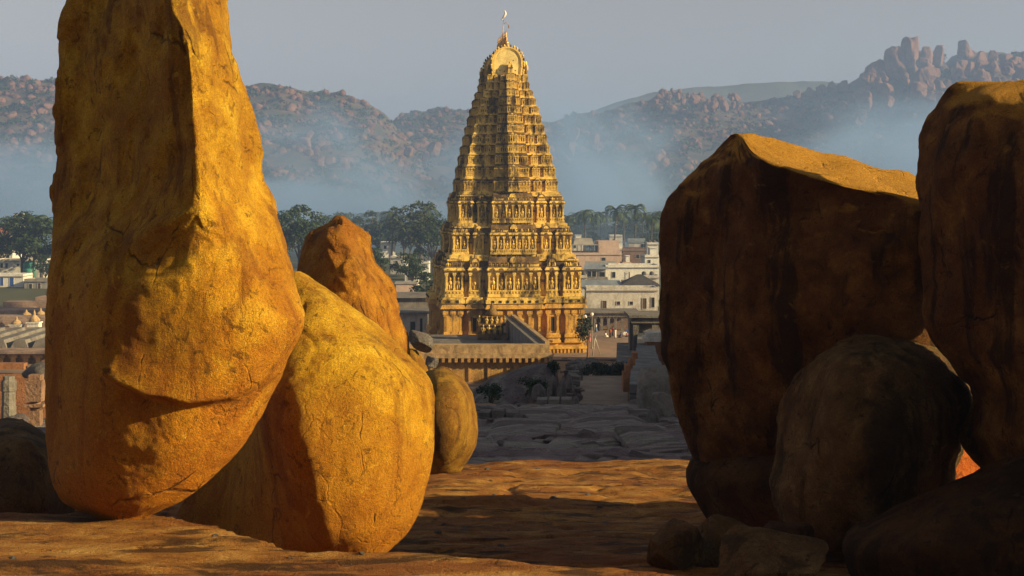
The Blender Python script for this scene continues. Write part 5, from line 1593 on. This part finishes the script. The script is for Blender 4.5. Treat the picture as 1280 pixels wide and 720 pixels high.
TP = []
for i, (h, w, mat, lean) in enumerate(((18, 17, 'leaf', 0), (22, 13, 'leaf2', .03), (13, 12, 'leaf', -.02), (20, 20, 'leaf', .02))):
    V, Q, tm = tree_meshes(50 + i, h, w, 3000, .40 if h > 15 else .34, lean)
    TP.append((np_mesh('crown', V, Q, M[mat], False), tm.mesh('trunk', M['bark']), h, w))

def tree(px, d, ytop, kind, label, group='broad trees among the houses', wide=1.0, zbase=None):
    cm, tmm, h, w = TP[kind]
    x = PX(px, d); z0 = GZ(x, d) if zbase is None else zbase
    s = max(.25, (PZ(ytop, d) - z0) / h)
    o = thing('broad_tree', label, 'tree', (x, d, z0), rb.uniform(0, 6.28), group)
    o.scale = (s * wide, s * wide, s)
    link('crown', cm, o); link('trunk', tmm, o)
    return o
for px, d, yt, k, wd_, lab in (
    (4, 450, 276, 2, 1.0, 'dark tree at the very left edge above the white roofs'), (28, 432, 264, 0, 1.0, 'biggest dark tree behind the green water tank'), (52, 425, 272, 2, 1.1, 'dark bushy tree touching the towering boulder on its left'),
    (57, 408, 318, 2, .9, 'low tree between the water tank and the towering boulder'), (12, 560, 268, 3, 1.0, 'hazy tree behind the dark trees at the left edge'),
    (352, 430, 262, 3, 1.0, 'broad dark tree right beside the flank of the towering boulder'), (374, 440, 256, 0, 1.0, 'round topped dark tree behind the pointed boulder, left of its tip'), (395, 470, 268, 3, .9, 'dark tree just behind the tip of the pointed boulder'),
    (446, 590, 270, 0, .9, 'hazy tree right of the tip of the pointed boulder'), (462, 560, 262, 1, 1.0, 'slender hazy tree between the pointed boulder and the tower'), (480, 560, 280, 2, 1.2, 'bushy tree above the pale cottage'),
    (505, 520, 256, 1, 1.2, 'tall olive tree left of the temple tower'), (526, 500, 250, 1, 1.3, 'tallest olive tree touching the left side of the tower'), (541, 460, 270, 0, .9, 'dark tree half hidden by the left side of the tower'),
    (470, 400, 308, 2, 1.0, 'low tree below the pale cottage beside the pointed boulder'), (515, 375, 315, 2, 1.1, 'low dark tree in front of the pinkish roofed house'), (536, 300, 340, 2, .9, 'small dark tree beside the two tiered hall'),
    (486, 620, 268, 0, 1, 'hazy round tree behind the cottages'),
    (716, 620, 272, 0, .9, 'hazy broad tree right beside the tower among the palms'), (745, 680, 276, 3, 1, 'hazy broad tree below the tallest palms'), (778, 640, 280, 0, 1, 'hazy round tree under the palms behind the brown walled house'),
    (806, 560, 290, 3, .9, 'broad tree behind the mauve roofed house'), (824, 520, 282, 0, 1, 'dark tree touching the huge dark block'), (815, 470, 300, 2, 1, 'small bushy tree right of the mauve roofed house'), (760, 600, 296, 2, 1, 'low bushy tree behind the stair tower')):
    tree(px, d, yt, k, lab, wide=wd_)

for i in range(16):
    tree(rb.uniform(395, 548), rb.uniform(560, 820), rb.uniform(262, 284), rb.randrange(4), 'hazy broad tree in the grove between the pointed boulder and the tower', 'broad trees of the grove left of the tower', rb.uniform(.9, 1.3))
for i in range(14):
    tree(rb.uniform(700, 835), rb.uniform(580, 820), rb.uniform(268, 290), rb.randrange(4), 'hazy broad tree in the grove right of the tower', 'broad trees of the grove right of the tower', rb.uniform(.9, 1.3))

def palm_mesh(seed, nf=20, fl=4.2):
    rg = np.random.default_rng(seed)
    V, Q = [], []
    for i in range(nf):
        a = i * 2.399 + rg.uniform(-.2, .2); e0 = rg.uniform(-.15, 1.2); L = fl * rg.uniform(.85, 1.1)
        p = np.array([0., 0., 0.]); e = e0
        pts = [p]
        for s in range(9):
            p = p + np.array([math.cos(a) * math.cos(e), math.sin(a) * math.cos(e), math.sin(e)]) * L / 9
            pts.append(p); e -= .21 + .05 * s * .3
        pts = np.array(pts)
        side = np.array([-math.sin(a), math.cos(a), 0])
        for s in range(1, 10):
            for sub in (0, .5):
                q = pts[s] * (1 - sub) + pts[s - 1] * sub if sub else pts[s]
                t = pts[s] - pts[s - 1]; t /= np.linalg.norm(t)
                ll = .95 * math.sin(math.pi * (.12 + .83 * (s - sub) / 10)) ** .8
                for sg in (-1, 1):
                    dv = (side * sg * .75 + t * .5 + np.array([0, 0, -.42])) * ll
                    b = len(V)
                    V += [q - t * .09, q + t * .09, q + dv + t * .03, q + dv - t * .03]
                    Q.append([b, b + 1, b + 2, b + 3])
        for s in range(9):
            b = len(V)
            V += [pts[s] - side * .05, pts[s] + side * .05, pts[s + 1] + side * .04, pts[s + 1] - side * .04]
            Q.append([b, b + 1, b + 2, b + 3])
    return np.array(V), Q
PP = [np_mesh('fronds', *palm_mesh(70 + i), M['palmleaf'], False) for i in range(3)]
PT = []
for i in range(3):
    t = MB(); b_ = (.6, -.8, .3)[i]
    t.tube([(0, 0, -1), (b_ * .3, 0, 4), (b_ * .8, .1, 9), (b_, 0, 14)], [.28, .22, .19, .17], 8)
    PT.append((t.mesh('trunk', M['bark']), b_))
def palm(px, d, ytop, label, group):
    x = PX(px, d); z0 = GZ(x, d)
    k = rb.randrange(3)
    s = max(.4, (PZ(ytop, d) - z0) / 16.6)
    o = thing('palm_tree', label, 'palm', (x, d, z0), rb.uniform(0, 6.28), group)
    o.scale = (s, s, s)
    link('trunk', PT[k][0], o)
    f = link('fronds', PP[k], o, (PT[k][1], 0, 14)); 
    return o
for px, d, yt in ((713, 560, 262), (730, 540, 254), (741, 590, 262), (752, 620, 258), (766, 530, 250), (781, 600, 258), (793, 520, 248), (803, 580, 260), (813, 500, 262), (826, 540, 256), (722, 680, 262), (758, 700, 264), (788, 720, 264), (774, 660, 260),
                  (735, 760, 262), (808, 680, 264), (819, 620, 262)):
    palm(px, d, yt, 'hazy coconut palm in the grove behind the houses right of the tower', 'coconut palms right of the tower')
for px, d, yt in ((41, 428, 259), (56, 470, 266), (10, 500, 266)):
    palm(px, d, yt, 'dark palm among the trees at the left edge', 'palms at the left edge')
for px, d, yt in ((340, 520, 262), (408, 620, 264), (430, 600, 262), (455, 700, 262), (490, 520, 258), (536, 560, 252), (473, 660, 260)):
    palm(px, d, yt, 'hazy palm in the grove between the pointed boulder and the tower', 'palms left of the tower')

# the wood that closes the plain: reads as one mass
rg = np.random.default_rng(90)
cl = []
for i in range(330):
    d = rg.uniform(700, 1060)
    px = rg.uniform(-420, 1700)
    r = rg.uniform(4, 8.5)
    x = PX(px, d)
    cl.append((x, d, rg.uniform(3, 9), r, r, r * .9))
V, Q = leaf_cloud(rg, cl, 60000, 1.05)
o = link('woodland', np_mesh('woodland', V, Q, M['leaf'], False)); tag(o, 'hazy belt of low woodland on the plain at the foot of the hills', 'woodland', None, 'stuff')

def bush(label, px, d, ytop, w, h, n=900, mat='bushleaf', leaf=.14, zb=None, lo=.04):
    rgb_ = np.random.default_rng(int(px * 7 + d))
    x = PX(px, d); z = GZ(x, d) if zb is None else zb
    cl = [(rgb_.uniform(-.32, .32) * w, rgb_.uniform(-.3, .3) * w, h * rgb_.uniform(lo, .62), w * rgb_.uniform(.18, .3), w * rgb_.uniform(.18, .3), h * rgb_.uniform(.25, .36)) for _ in range(11)]
    z -= .12 * h
    o = thing('bush', label, 'bush', (x, d, z))
    V, Q = leaf_cloud(rgb_, cl, n, leaf)
    link('foliage', np_mesh('foliage', V, Q, M[mat], False), o)
    b = MB()
    for c in cl[:5]: b.tube([(c[0] * .2, c[1] * .2, -.3), (c[0] * .6, c[1] * .6, c[2] * .6), (c[0], c[1], c[2])], [.05, .035, .015], 5)
    b.obj('stems', [M['bark']], o)
    return o
zz = PZ(478, 112)
bush('big dark domed bush at the head of the ramp', 760, 93, 446, 2.9, PZ(444, 93) - PZ(475, 93), 4200, 'bushleaf', .07, PZ(475, 93), .25)
bush('dark green bush growing on the hump below the terrace', 668, 88, 470, 2.0, 1.3, 900, 'leaf', .09, PZ(490, 88))
bush('low green bush at the left foot of the dark hump', 612, 84, 480, 1.8, 1.0, 800, 'leaf', .09, PZ(497, 84))
bush('green tuft on top of the dark hump by its sunlit edge', 692, 96, 455, 1.0, .9, 500, 'leaf', .08, PZ(463, 96))
bush('dark shrub clinging to the right corner of the tower', 729, 209, 388, 2.6, 4.2, 1200, 'bushleaf', .16, PZ(420, 209))

# ------------------------------------------------------------------ hillside boulders
def facet_rock(seed, sub=3, cuts=11, sq=1.0):
    rg = np.random.default_rng(seed)
    bm = bmesh.new(); bmesh.ops.create_icosphere(bm, subdivisions=sub, radius=1)
    v = np.array([q.co[:] for q in bm.verts]); f = [[w.index for w in q.verts] for q in bm.faces]; bm.free()
    for _ in range(cuts):
        n = rg.normal(size=3); n /= np.linalg.norm(n)
        dd_ = rg.uniform(.55, .85)
        t = v @ n
        v = v - np.clip(t - dd_, 0, None)[:, None] * n * .92
    v = v * (1 + .12 * fbm(v * 1.6, 3, seed))[:, None]
    v[:, 2] *= sq
    return v, f
HR = [facet_rock(200 + i, 3 if i < 6 else 2) for i in range(8)]
HM = [np_mesh('hill_boulder', v, f, M['pink'], True) for v, f in HR[:6]]
HS = [facet_rock(220 + i, 1, 7) for i in range(6)]
cand = []
rg = np.random.default_rng(31)
def scatter(H, px0, px1, n, dens, t_lo, t_hi, smin, smax, seed, power=3.0):
    hz, dc, d0 = H
    out = []
    while len(out) < n:
        m = 4000
        px = rg.uniform(px0, px1, m); t = rg.uniform(t_lo, t_hi, m)
        D_ = d0 + (dc - d0) * t
        x = (px - 640) / F * dc
        dn = fbm(np.stack([x / 55, D_ / 55, 0 * x], 1), 3, seed)
        keep = dn + .35 * (t - .5) > dens
        px, t, D_, x = px[keep], t[keep], D_[keep], x[keep]
        z = hz(px, D_)
        s = smin + (smax - smin) * rg.random(len(px)) ** power
        out += list(zip(x, D_, z, s))
    return out[:n]
import itertools
ca = scatter(hA, -120, 560, 5200, -.12, .2, 1.0, .9, 6.5, 61.0, 4.0)
cb = scatter(hB, 470, 1330, 6500, -.10, .18, 1.0, .9, 7.0, 71.0, 4.0)
def seen(c):
    px = 640 + c[0] / c[1] * F
    y = HOR + (CZ - c[2]) / c[1] * F
    if not -10 < px < 1290: return False
    if 62 < px < np.interp(y, [0, 250, 400], [280, 345, 384]): return False
    if np.interp(y, [57, 95, 240, 455], [620, 605, 553, 543]) < px < np.interp(y, [57, 95, 240, 455], [650, 658, 703, 731]): return False
    if px > 820 and y > np.interp(px, [820, 843, 870, 928, 990, 1060, 1140, 1165, 1196, 1290], [300, 245, 215, 168, 190, 213, 222, 140, 107, 107]): return False
    return y < 262
allc = [('left', c) for c in ca] + [('right', c) for c in cb]
vis = sorted([q for q in allc if seen(q[1])], key=lambda q: -q[1][3] / q[1][1])
big, rest_v = vis[:175], vis[175:]
rest = rest_v + [q for q in allc if not seen(q[1])][:1500]
for side, (x, d, z, s) in big:
    o = link('hill_boulder', HM[rb.randrange(6)], None, (x, d, z - s * .1))
    o.scale = (s * rb.uniform(.8, 1.3), s * rb.uniform(.8, 1.2), s * rb.uniform(.7, 1.25))
    o.rotation_euler = (rb.uniform(-.5, .5), rb.uniform(-.5, .5), rb.uniform(0, 6.28))
    px = 640 + x / d * F
    y = HOR + (CZ - z) / d * F
    where = 'the left hill' if px < 500 else ('the hill behind the tower' if px < 705 else ('the middle of the right hill' if px < 1000 else 'the far right hill'))
    up = 'high on' if y < 150 else ('halfway up' if y < 190 else 'low on')
    tag(o, f'pinkish granite boulder lying {up} {where}', 'boulder', f'granite boulders {up} {where}')
VV, QQ, nb = [], [], 0
for side, (x, d, z, s) in rest:
    v, f = HS[rb.randrange(6)]
    a = rb.uniform(0, 6.28)
    w = v * np.array([s * rb.uniform(.8, 1.3), s * rb.uniform(.8, 1.2), s * rb.uniform(.7, 1.2)])
    w = np.stack([w[:, 0] * math.cos(a) - w[:, 1] * math.sin(a) + x, w[:, 0] * math.sin(a) + w[:, 1] * math.cos(a) + d, w[:, 2] + z - s * .1], 1)
    VV.append(w); QQ += [[i + nb for i in q] for q in f]; nb += len(v)
o = link('hillside_boulders', np_mesh('hillside_boulders', np.concatenate(VV), QQ, M['pink'], True)); tag(o, 'countless small granite boulders strewn over the hillsides', 'boulders', None, 'stuff')

def block_rock(seed):
    rg = np.random.default_rng(seed)
    bm = bmesh.new(); bmesh.ops.create_icosphere(bm, subdivisions=4, radius=1)
    v = np.array([q.co[:] for q in bm.verts]); f = [[w.index for w in q.verts] for q in bm.faces]; bm.free()
    v = v / (np.abs(v) ** 4.0).sum(1)[:, None] ** .25 * .9
    for _ in range(9):
        n = rg.normal(size=3); n /= np.linalg.norm(n)
        t = v @ n
        v = v - np.clip(t - rg.uniform(.6, .95), 0, None)[:, None] * n * .95
    w = v * np.array([2.3, 2.3, 1.2]) + seed
    cr = np.abs(noise(w, 3.3))
    v = v * (1 + .16 * fbm(v * 1.7, 4, seed) - .10 * np.clip(1 - cr / .07, 0, 1))[:, None]
    return v, f
CM = [np_mesh('crag', *block_rock(300 + i), M['pink'], True) for i in range(6)]
def crag(px, ytop, ybot, wpx, d, label, group=None, k=None):
    zt, zb = PZ(ytop, d), PZ(ybot, d)
    o = link('crag', CM[rb.randrange(6) if k is None else k], None, (PX(px, d), d, (zt + zb) / 2))
    o.scale = (wpx / 2 / F * d * 1.15, wpx / 2 / F * d * 1.0, (zt - zb) / 2 * 1.2)
    o.rotation_euler = (rb.uniform(-.12, .12), rb.uniform(-.12, .12), rb.uniform(0, 6.28)) if wpx > 14 else (rb.uniform(-.6, .6), rb.uniform(-.6, .6), rb.uniform(0, 6.28))
    tag(o, label, 'crag', group)
G_ = 'stacked rocks of the right skyline crag'
crag(1139, 48, 96, 26, 1688, 'tallest block of rock on the right skyline crag')
crag(1120, 60, 100, 30, 1695, 'broad rock shoulder left of the tallest block on the skyline crag')
crag(1097, 76, 108, 32, 1700, 'lower left step of the skyline crag')
crag(1206, 51, 74, 20, 1695, 'rounded rock head standing right of the notch in the skyline crag')
crag(1159, 59, 84, 15, 1684, 'squat rock just right of the tallest block')
crag(1173, 58, 84, 17, 1690, 'second squat rock right of the tallest block, before the notch')
for i in range(85):
    px = rb.uniform(1066, 1318); top = np.interp(px, [1066, 1092, 1110, 1130, 1150, 1175, 1187, 1198, 1215, 1250, 1290, 1320], [102, 86, 74, 64, 66, 70, 86, 66, 60, 58, 64, 68])
    w = rb.choice((9, 11, 13, 15, 18, 22)); yt = top + rb.random() ** 1.3 * 48 + 2
    crag(px, yt, yt + w * rb.uniform(.75, 1.3), w, 1700 - (yt - top) * 4.5, 'reddish rock in the pile of the right skyline crag', G_)
for px, yt, yb_, w in ((1054, 101, 116, 12), (1040, 103, 116, 12), (1028, 106, 118, 11), (1012, 110, 121, 10), (996, 113, 124, 10)):
    crag(px, yt, yb_, w, 1715, 'reddish rock on the ridge left of the skyline crag', 'rocks on the ridge left of the skyline crag')
for i in range(34):
    px = rb.uniform(818, 925); w = rb.choice((5, 6, 7, 8, 10, 12)); yt = np.interp(px, [815, 830, 870, 925], [118, 110, 110, 116]) + rb.uniform(0, 16)
    crag(px, yt, yt + w * rb.uniform(.9, 1.5), w, 1690 + (yt - 110) * -6, 'small reddish rock in the jumble of crags on the middle skyline', 'jumble of crags on the middle skyline')
for px, yt, yb_, w, lab in ((377, 172, 187, 22, 'large pale boulder block low on the left hill beside the towering boulder'), (543, 178, 196, 18, 'big pinkish boulder in the mist left of the tower'), (533, 188, 202, 12, 'smaller pinkish boulder below the big one in the mist left of the tower'),
                            (712, 178, 196, 16, 'big pinkish boulder in the mist right of the tower'), (717, 160, 180, 13, 'rounded boulder above the big pinkish one right of the tower'), (742, 168, 188, 14, 'tilted pinkish boulder farther right of the tower'),
                            (512, 183, 196, 14, 'slanting pink slab in the mist left of the tower'), (386, 163, 176, 9, 'small boulder perched over the large pale block')):
    crag(px, yt, yb_, w, 1330, lab)

# hillside shrubs: nobody could count them
rg = np.random.default_rng(44)
cs = scatter(hA, -150, 560, 2600, -.15, .02, .99, 2.5, 7.5, 101.0) + scatter(hB, 470, 1330, 3600, -.15, .02, .99, 2.5, 7.5, 111.0)
cl = [(x, d, z + s * .25, s, s, s * .65) for x, d, z, s in cs]
V, Q = leaf_cloud(rg, cl, 110000, 1.6)
o = link('hill_scrub', np_mesh('hill_scrub', V, Q, M['leaf'], False)); tag(o, 'dark thorny scrub growing between the hillside boulders', 'scrub', None, 'stuff')

# ------------------------------------------------------------------ people and small things on the square
M['skin'] = plain_mat('brown_skin', (.20, .10, .06), (.16, .08, .045), 5, .6)
M['hair'] = plain_mat('black_hair', (.015, .012, .01), None, 5, .5)
for nm, c in (('cloth_white', (.68, .66, .62)), ('cloth_orange', (.55, .18, .05)), ('cloth_blue', (.10, .16, .32)), ('cloth_dark', (.06, .045, .05)), ('cloth_pink', (.48, .18, .20)), ('cloth_red', (.40, .05, .05))):
    M[nm] = plain_mat(nm, c, tuple(.75 * k for k in c), 6, .85)

def person(label, px, d, rz, cloth, cloth2, pose='stand', group=None):
    x = PX(px, d); z = GZ(x, d) + .06
    o = thing('person', label, 'person', (x, d, z), rz, group)
    if pose == 'sit':
        J = {'pel': (0, 0, .14, .15), 'chest': (0, .03, .48, .15), 'neck': (0, .02, .64, .06), 'head': (0, -.01, .78, .105), 'top': (0, -.01, .86, .08)}
        legs = [((.1, -.02, .13, .10), (.34, -.28, .16, .075), (.06, -.38, .07, .05)), ((-.1, -.02, .13, .10), (-.34, -.28, .16, .075), (-.06, -.42, .07, .05))]
        arms = [((.19, .02, .56, .06), (.26, -.08, .34, .045), (.2, -.28, .24, .035)), ((-.19, .02, .56, .06), (-.26, -.08, .34, .045), (-.2, -.28, .24, .035))]
    else:
        st = .16 if pose == 'walk' else .02
        J = {'pel': (0, 0, .92, .14), 'chest': (0, .0, 1.26, .155), 'neck': (0, .0, 1.45, .06), 'head': (0, -.02, 1.58, .10), 'top': (0, -.01, 1.67, .08)}
        legs = [((.09, 0, .86, .10), (.1, -st, .48, .07), (.1, -st * .8, .08, .045), (.1, -st * .8 - .16, .03, .035)), ((-.09, 0, .86, .10), (-.1, st * .6, .48, .07), (-.1, st * 1.6, .1, .045), (-.1, st * 1.6 - .15, .03, .035))]
        arms = [((.19, 0, 1.38, .06), (.25, .04 + st * .5, 1.1, .045), (.23, -.08, .86, .035)), ((-.19, 0, 1.38, .06), (-.25, .04 - st * .5, 1.1, .045), (-.22, -.14, .88, .035))]
    vs, es, rad = [], [], []
    def addv(p): vs.append(p[:3]); rad.append(p[3]); return len(vs) - 1
    pe = addv(J['pel']); ch = addv(J['chest']); nk = addv(J['neck']); hd = addv(J['head']); tp = addv(J['top'])
    es += [(pe, ch), (ch, nk), (nk, hd), (hd, tp)]
    for lg in legs:
        pv = pe
        for q in lg: k = addv(q); es.append((pv, k)); pv = k
    for am in arms:
        pv = ch
        for q in am: k = addv(q); es.append((pv, k)); pv = k
    me = bpy.data.meshes.new('body'); me.from_pydata(vs, es, [])
    b = link('body', me, o)
    me.materials.append(M['skin'])
    sk = b.modifiers.new('skin', 'SKIN')
    for i, v in enumerate(me.skin_vertices[0].data): v.radius = (rad[i], rad[i]); v.use_root = (i == 0)
    b.modifiers.new('sub', 'SUBSURF').levels = 1
    h = MB(); hx = J['head']
    h.ball((hx[0], hx[1] + .03, hx[2] + .045), .115, .125, .115, 0, 10, 7); h.obj('hair', [M['hair']], o)
    c = MB()
    if pose == 'sit':
        c.lathe([(.2, .12), (.2, .3), (.21, .48), (.19, .58), (.08, .63)], 12, (0, .02, 0), 0, 1.08, .82)
        c.obj('shirt', [M[cloth]], o)
        c = MB(); c.lathe([(.42, -.04), (.43, .1), (.3, .22), (.2, .26)], 14, (0, -.15, 0), 0, 1, .8); c.obj('skirt', [M[cloth2]], o)
    else:
        c.lathe([(.18, .84), (.175, 1.0), (.19, 1.2), (.215, 1.36), (.16, 1.43), (.075, 1.46)], 12, (0, 0, 0), 0, 1.05, .82)
        c.obj('shirt', [M[cloth]], o)
        c = MB(); e = .26 if pose == 'walk' else .2
        c.lathe([(e, .12), (e * .95, .4), (.19, .7), (.18, .9), (.165, .96)], 14, (0, 0, 0), 0, 1, 1.0); c.obj('skirt', [M[cloth2]], o)
    return o
person('person in white robes standing in the square', 769, 245, .4, 'cloth_white', 'cloth_white')
person('person in an orange top standing beside the one in white', 763, 246, -.5, 'cloth_orange', 'cloth_dark')
person('person in red standing between the orange top and the white robes, slightly behind', 766, 250, 2.4, 'cloth_red', 'cloth_dark')
person('person in dark clothes standing alone near the grey wall', 789, 222, .8, 'cloth_dark', 'cloth_dark')
person('person in pale blue walking past the arcade', 745, 259, 1.3, 'cloth_white', 'cloth_blue', 'walk')
person('person in dark shirt standing in front of the arcade behind the walking one', 749, 262, -.7, 'cloth_dark', 'cloth_dark')
person('person in white sitting on the ground left of the orange top', 757, 249, .9, 'cloth_white', 'cloth_white', 'sit')
person('person in blue sitting on the ground beside the cloth bundles', 776, 247, -.9, 'cloth_blue', 'cloth_dark', 'sit')
person('person in pink sitting on the ground by the blue covered stall', 784, 249, .3, 'cloth_pink', 'cloth_dark', 'sit')
person('person in pink standing at the foot of the tower plinth', 737, 236, 1.9, 'cloth_pink', 'cloth_pink')

sx, sd = PX(790, 252), 252.0
st = thing('market_stall', 'low market stall covered with a bright blue cloth', 'stall', (sx, sd, GZ(sx, sd) + .05))
b = MB()
for x in (-1.1, 1.1):
    for y in (-.5, .5): b.box(x - .05, x + .05, y - .05, y + .05, 0, .62)
b.obj('legs', [M['wood']], st)
b = MB(); b.box(-1.25, 1.25, -.65, .65, .62, .70); b.box(-1.28, 1.28, -.69, -.66, .2, .69); b.box(-1.2, -.1, -.5, .5, .70, .98, 0, .2, .15); b.obj('cloth', [M['blue']], st)
b = MB(); b.ball((.4, 0, .82), .35, .3, .2, 0, 9, 6); b.ball((.85, .1, .8), .25, .25, .16, 0, 9, 6); b.obj('goods', [M['cloth_white']], st)
for px, lab in ((779.5, 'white cloth bundle lying on the square by the person in blue'), (781.5, 'second pale cloth bundle lying next to the white one')):
    b = MB(); b.ball((0, 0, .3), .5, .4, .34, 0, 9, 6); b.ball((.1, 0, .62), .16, .14, .14, 0, 7, 5)
    o = b.obj('bundle', [M['cloth_white']], None, (PX(px, 251), 251, GZ(PX(px, 251), 251) + .03)); tag(o, lab, 'bundle')

M['lampglass'] = plain_mat('white_lamp_glass', (.75, .75, .72), (.7, .7, .68), 3, .3)
for px, yt, d, lab in ((740, 392, 222, 'taller street lamp with a white globe at the edge of the square'), (731.5, 395, 214, 'street lamp with a white globe close to the tower corner')):
    x = PX(px, d); z = GZ(x, d); H = PZ(yt, d) - z
    o = thing('street_lamp', lab, 'street lamp', (x, d, z))
    b = MB(); b.tube([(0, 0, -.2), (0, 0, H * .5), (0, 0, H - .3)], [.09, .06, .05], 8); b.lathe([(.18, -.1), (.18, .25), (.1, .4)], 10); b.obj('pole', [M['concrete']], o)
    b = MB(); b.ball((0, 0, H - .1), .26, .26, .28, 0, 10, 8); b.obj('globe', [M['lampglass']], o)
x = PX(734, 196); z = GZ(x, 196)
b = MB(); b.tube([(0, 0, -.3), (.15, 0, 2.5), (.2, .05, PZ(424, 196) - z)], [.14, .12, .1], 7)
o = b.obj('wooden_post', [M['brick']], None, (x, 196, z)); tag(o, 'sunlit reddish wooden post standing before the tower corner', 'post')
x = PX(744, 205); z = GZ(x, 205)
b = MB()
for a in (0, 2.1, 4.2): b.tube([(math.cos(a) * .8, math.sin(a) * .6, 0), (math.cos(a) * .1, math.sin(a) * .1, 2.4), (-math.cos(a) * .25, -math.sin(a) * .2, 3.1)], .05, 6)
o = b.obj('pole_tripod', [M['trim']], None, (x, 205, z)); tag(o, 'thin pale poles propped together in a tripod at the edge of the square', 'poles')

# ------------------------------------------------------------------ air
def volume_mat(name, dens, col, aniso):
    m = bpy.data.materials.new(name)
    m.use_nodes = True
    N, L = m.node_tree.nodes, m.node_tree.links
    N.remove(N['Principled BSDF'])
    v = N.new('ShaderNodeVolumePrincipled')
    v.inputs['Color'].default_value = (*col, 1)
    v.inputs['Density'].default_value = dens
    v.inputs['Anisotropy'].default_value = aniso
    L.new(v.outputs[0], N['Material Output'].inputs['Volume'])
    return m, v
hm, hv = volume_mat('haze_air', .00030, (.34, .50, .93), .1)
b = MB(); b.box(-6300, 6300, -80, 6200, -6, 215)
o = b.obj('haze', [hm]); tag(o, 'thin blue grey haze filling the valley air', 'haze', None, 'stuff')

mm, mv = volume_mat('valley_mist', .0034, (.39, .60, 1.0), .1)
N, L = mm.node_tree.nodes, mm.node_tree.links
tc = N.new('ShaderNodeTexCoord').outputs['Object']
n1 = tex(N, L, tc, 1.0, 4, .55, .6, (.0048, .0013, .010))
sp = N.new('ShaderNodeSeparateXYZ'); L.new(tc, sp.inputs[0])
def rng_(src, a0, a1, b0, b1):
    r = N.new('ShaderNodeMapRange'); r.interpolation_type = 'SMOOTHSTEP'; L.new(src, r.inputs[0])
    for k, q in enumerate((a0, a1, b0, b1)): r.inputs[k + 1].default_value = q
    return r.outputs[0]
n2 = tex(N, L, tc, 1.0, 4, .6, .8, (.011, .002, .012))
fall = rng_(math_(N, L, 'ADD', sp.outputs[2], math_(N, L, 'MULTIPLY', math_(N, L, 'SUBTRACT', n2, .5), 190)), -14, 128, 1, 0)
ex = math_(N, L, 'MULTIPLY', rng_(sp.outputs[0], -1100, -900, 0, 1), rng_(sp.outputs[0], 900, 1100, 1, 0))
ey = math_(N, L, 'MULTIPLY', rng_(sp.outputs[1], -400, 40, .03, 1), rng_(sp.outputs[1], 300, 380, 1, 0))
wisp = rng_(math_(N, L, 'ADD', n1, math_(N, L, 'MULTIPLY', fall, .16)), .50, .72, .04, 1)
dn = math_(N, L, 'MULTIPLY', math_(N, L, 'MULTIPLY', wisp, fall), math_(N, L, 'MULTIPLY', ex, ey))
L.new(math_(N, L, 'MULTIPLY', dn, .0105), mv.inputs['Density'])
b = MB(); b.box(-1100, 1100, -480, 380, -4, 165)
o = b.obj('mist', [mm], None, (0, 870, 0)); tag(o, 'bluish ground mist drifting low across the valley', 'mist', None, 'stuff')
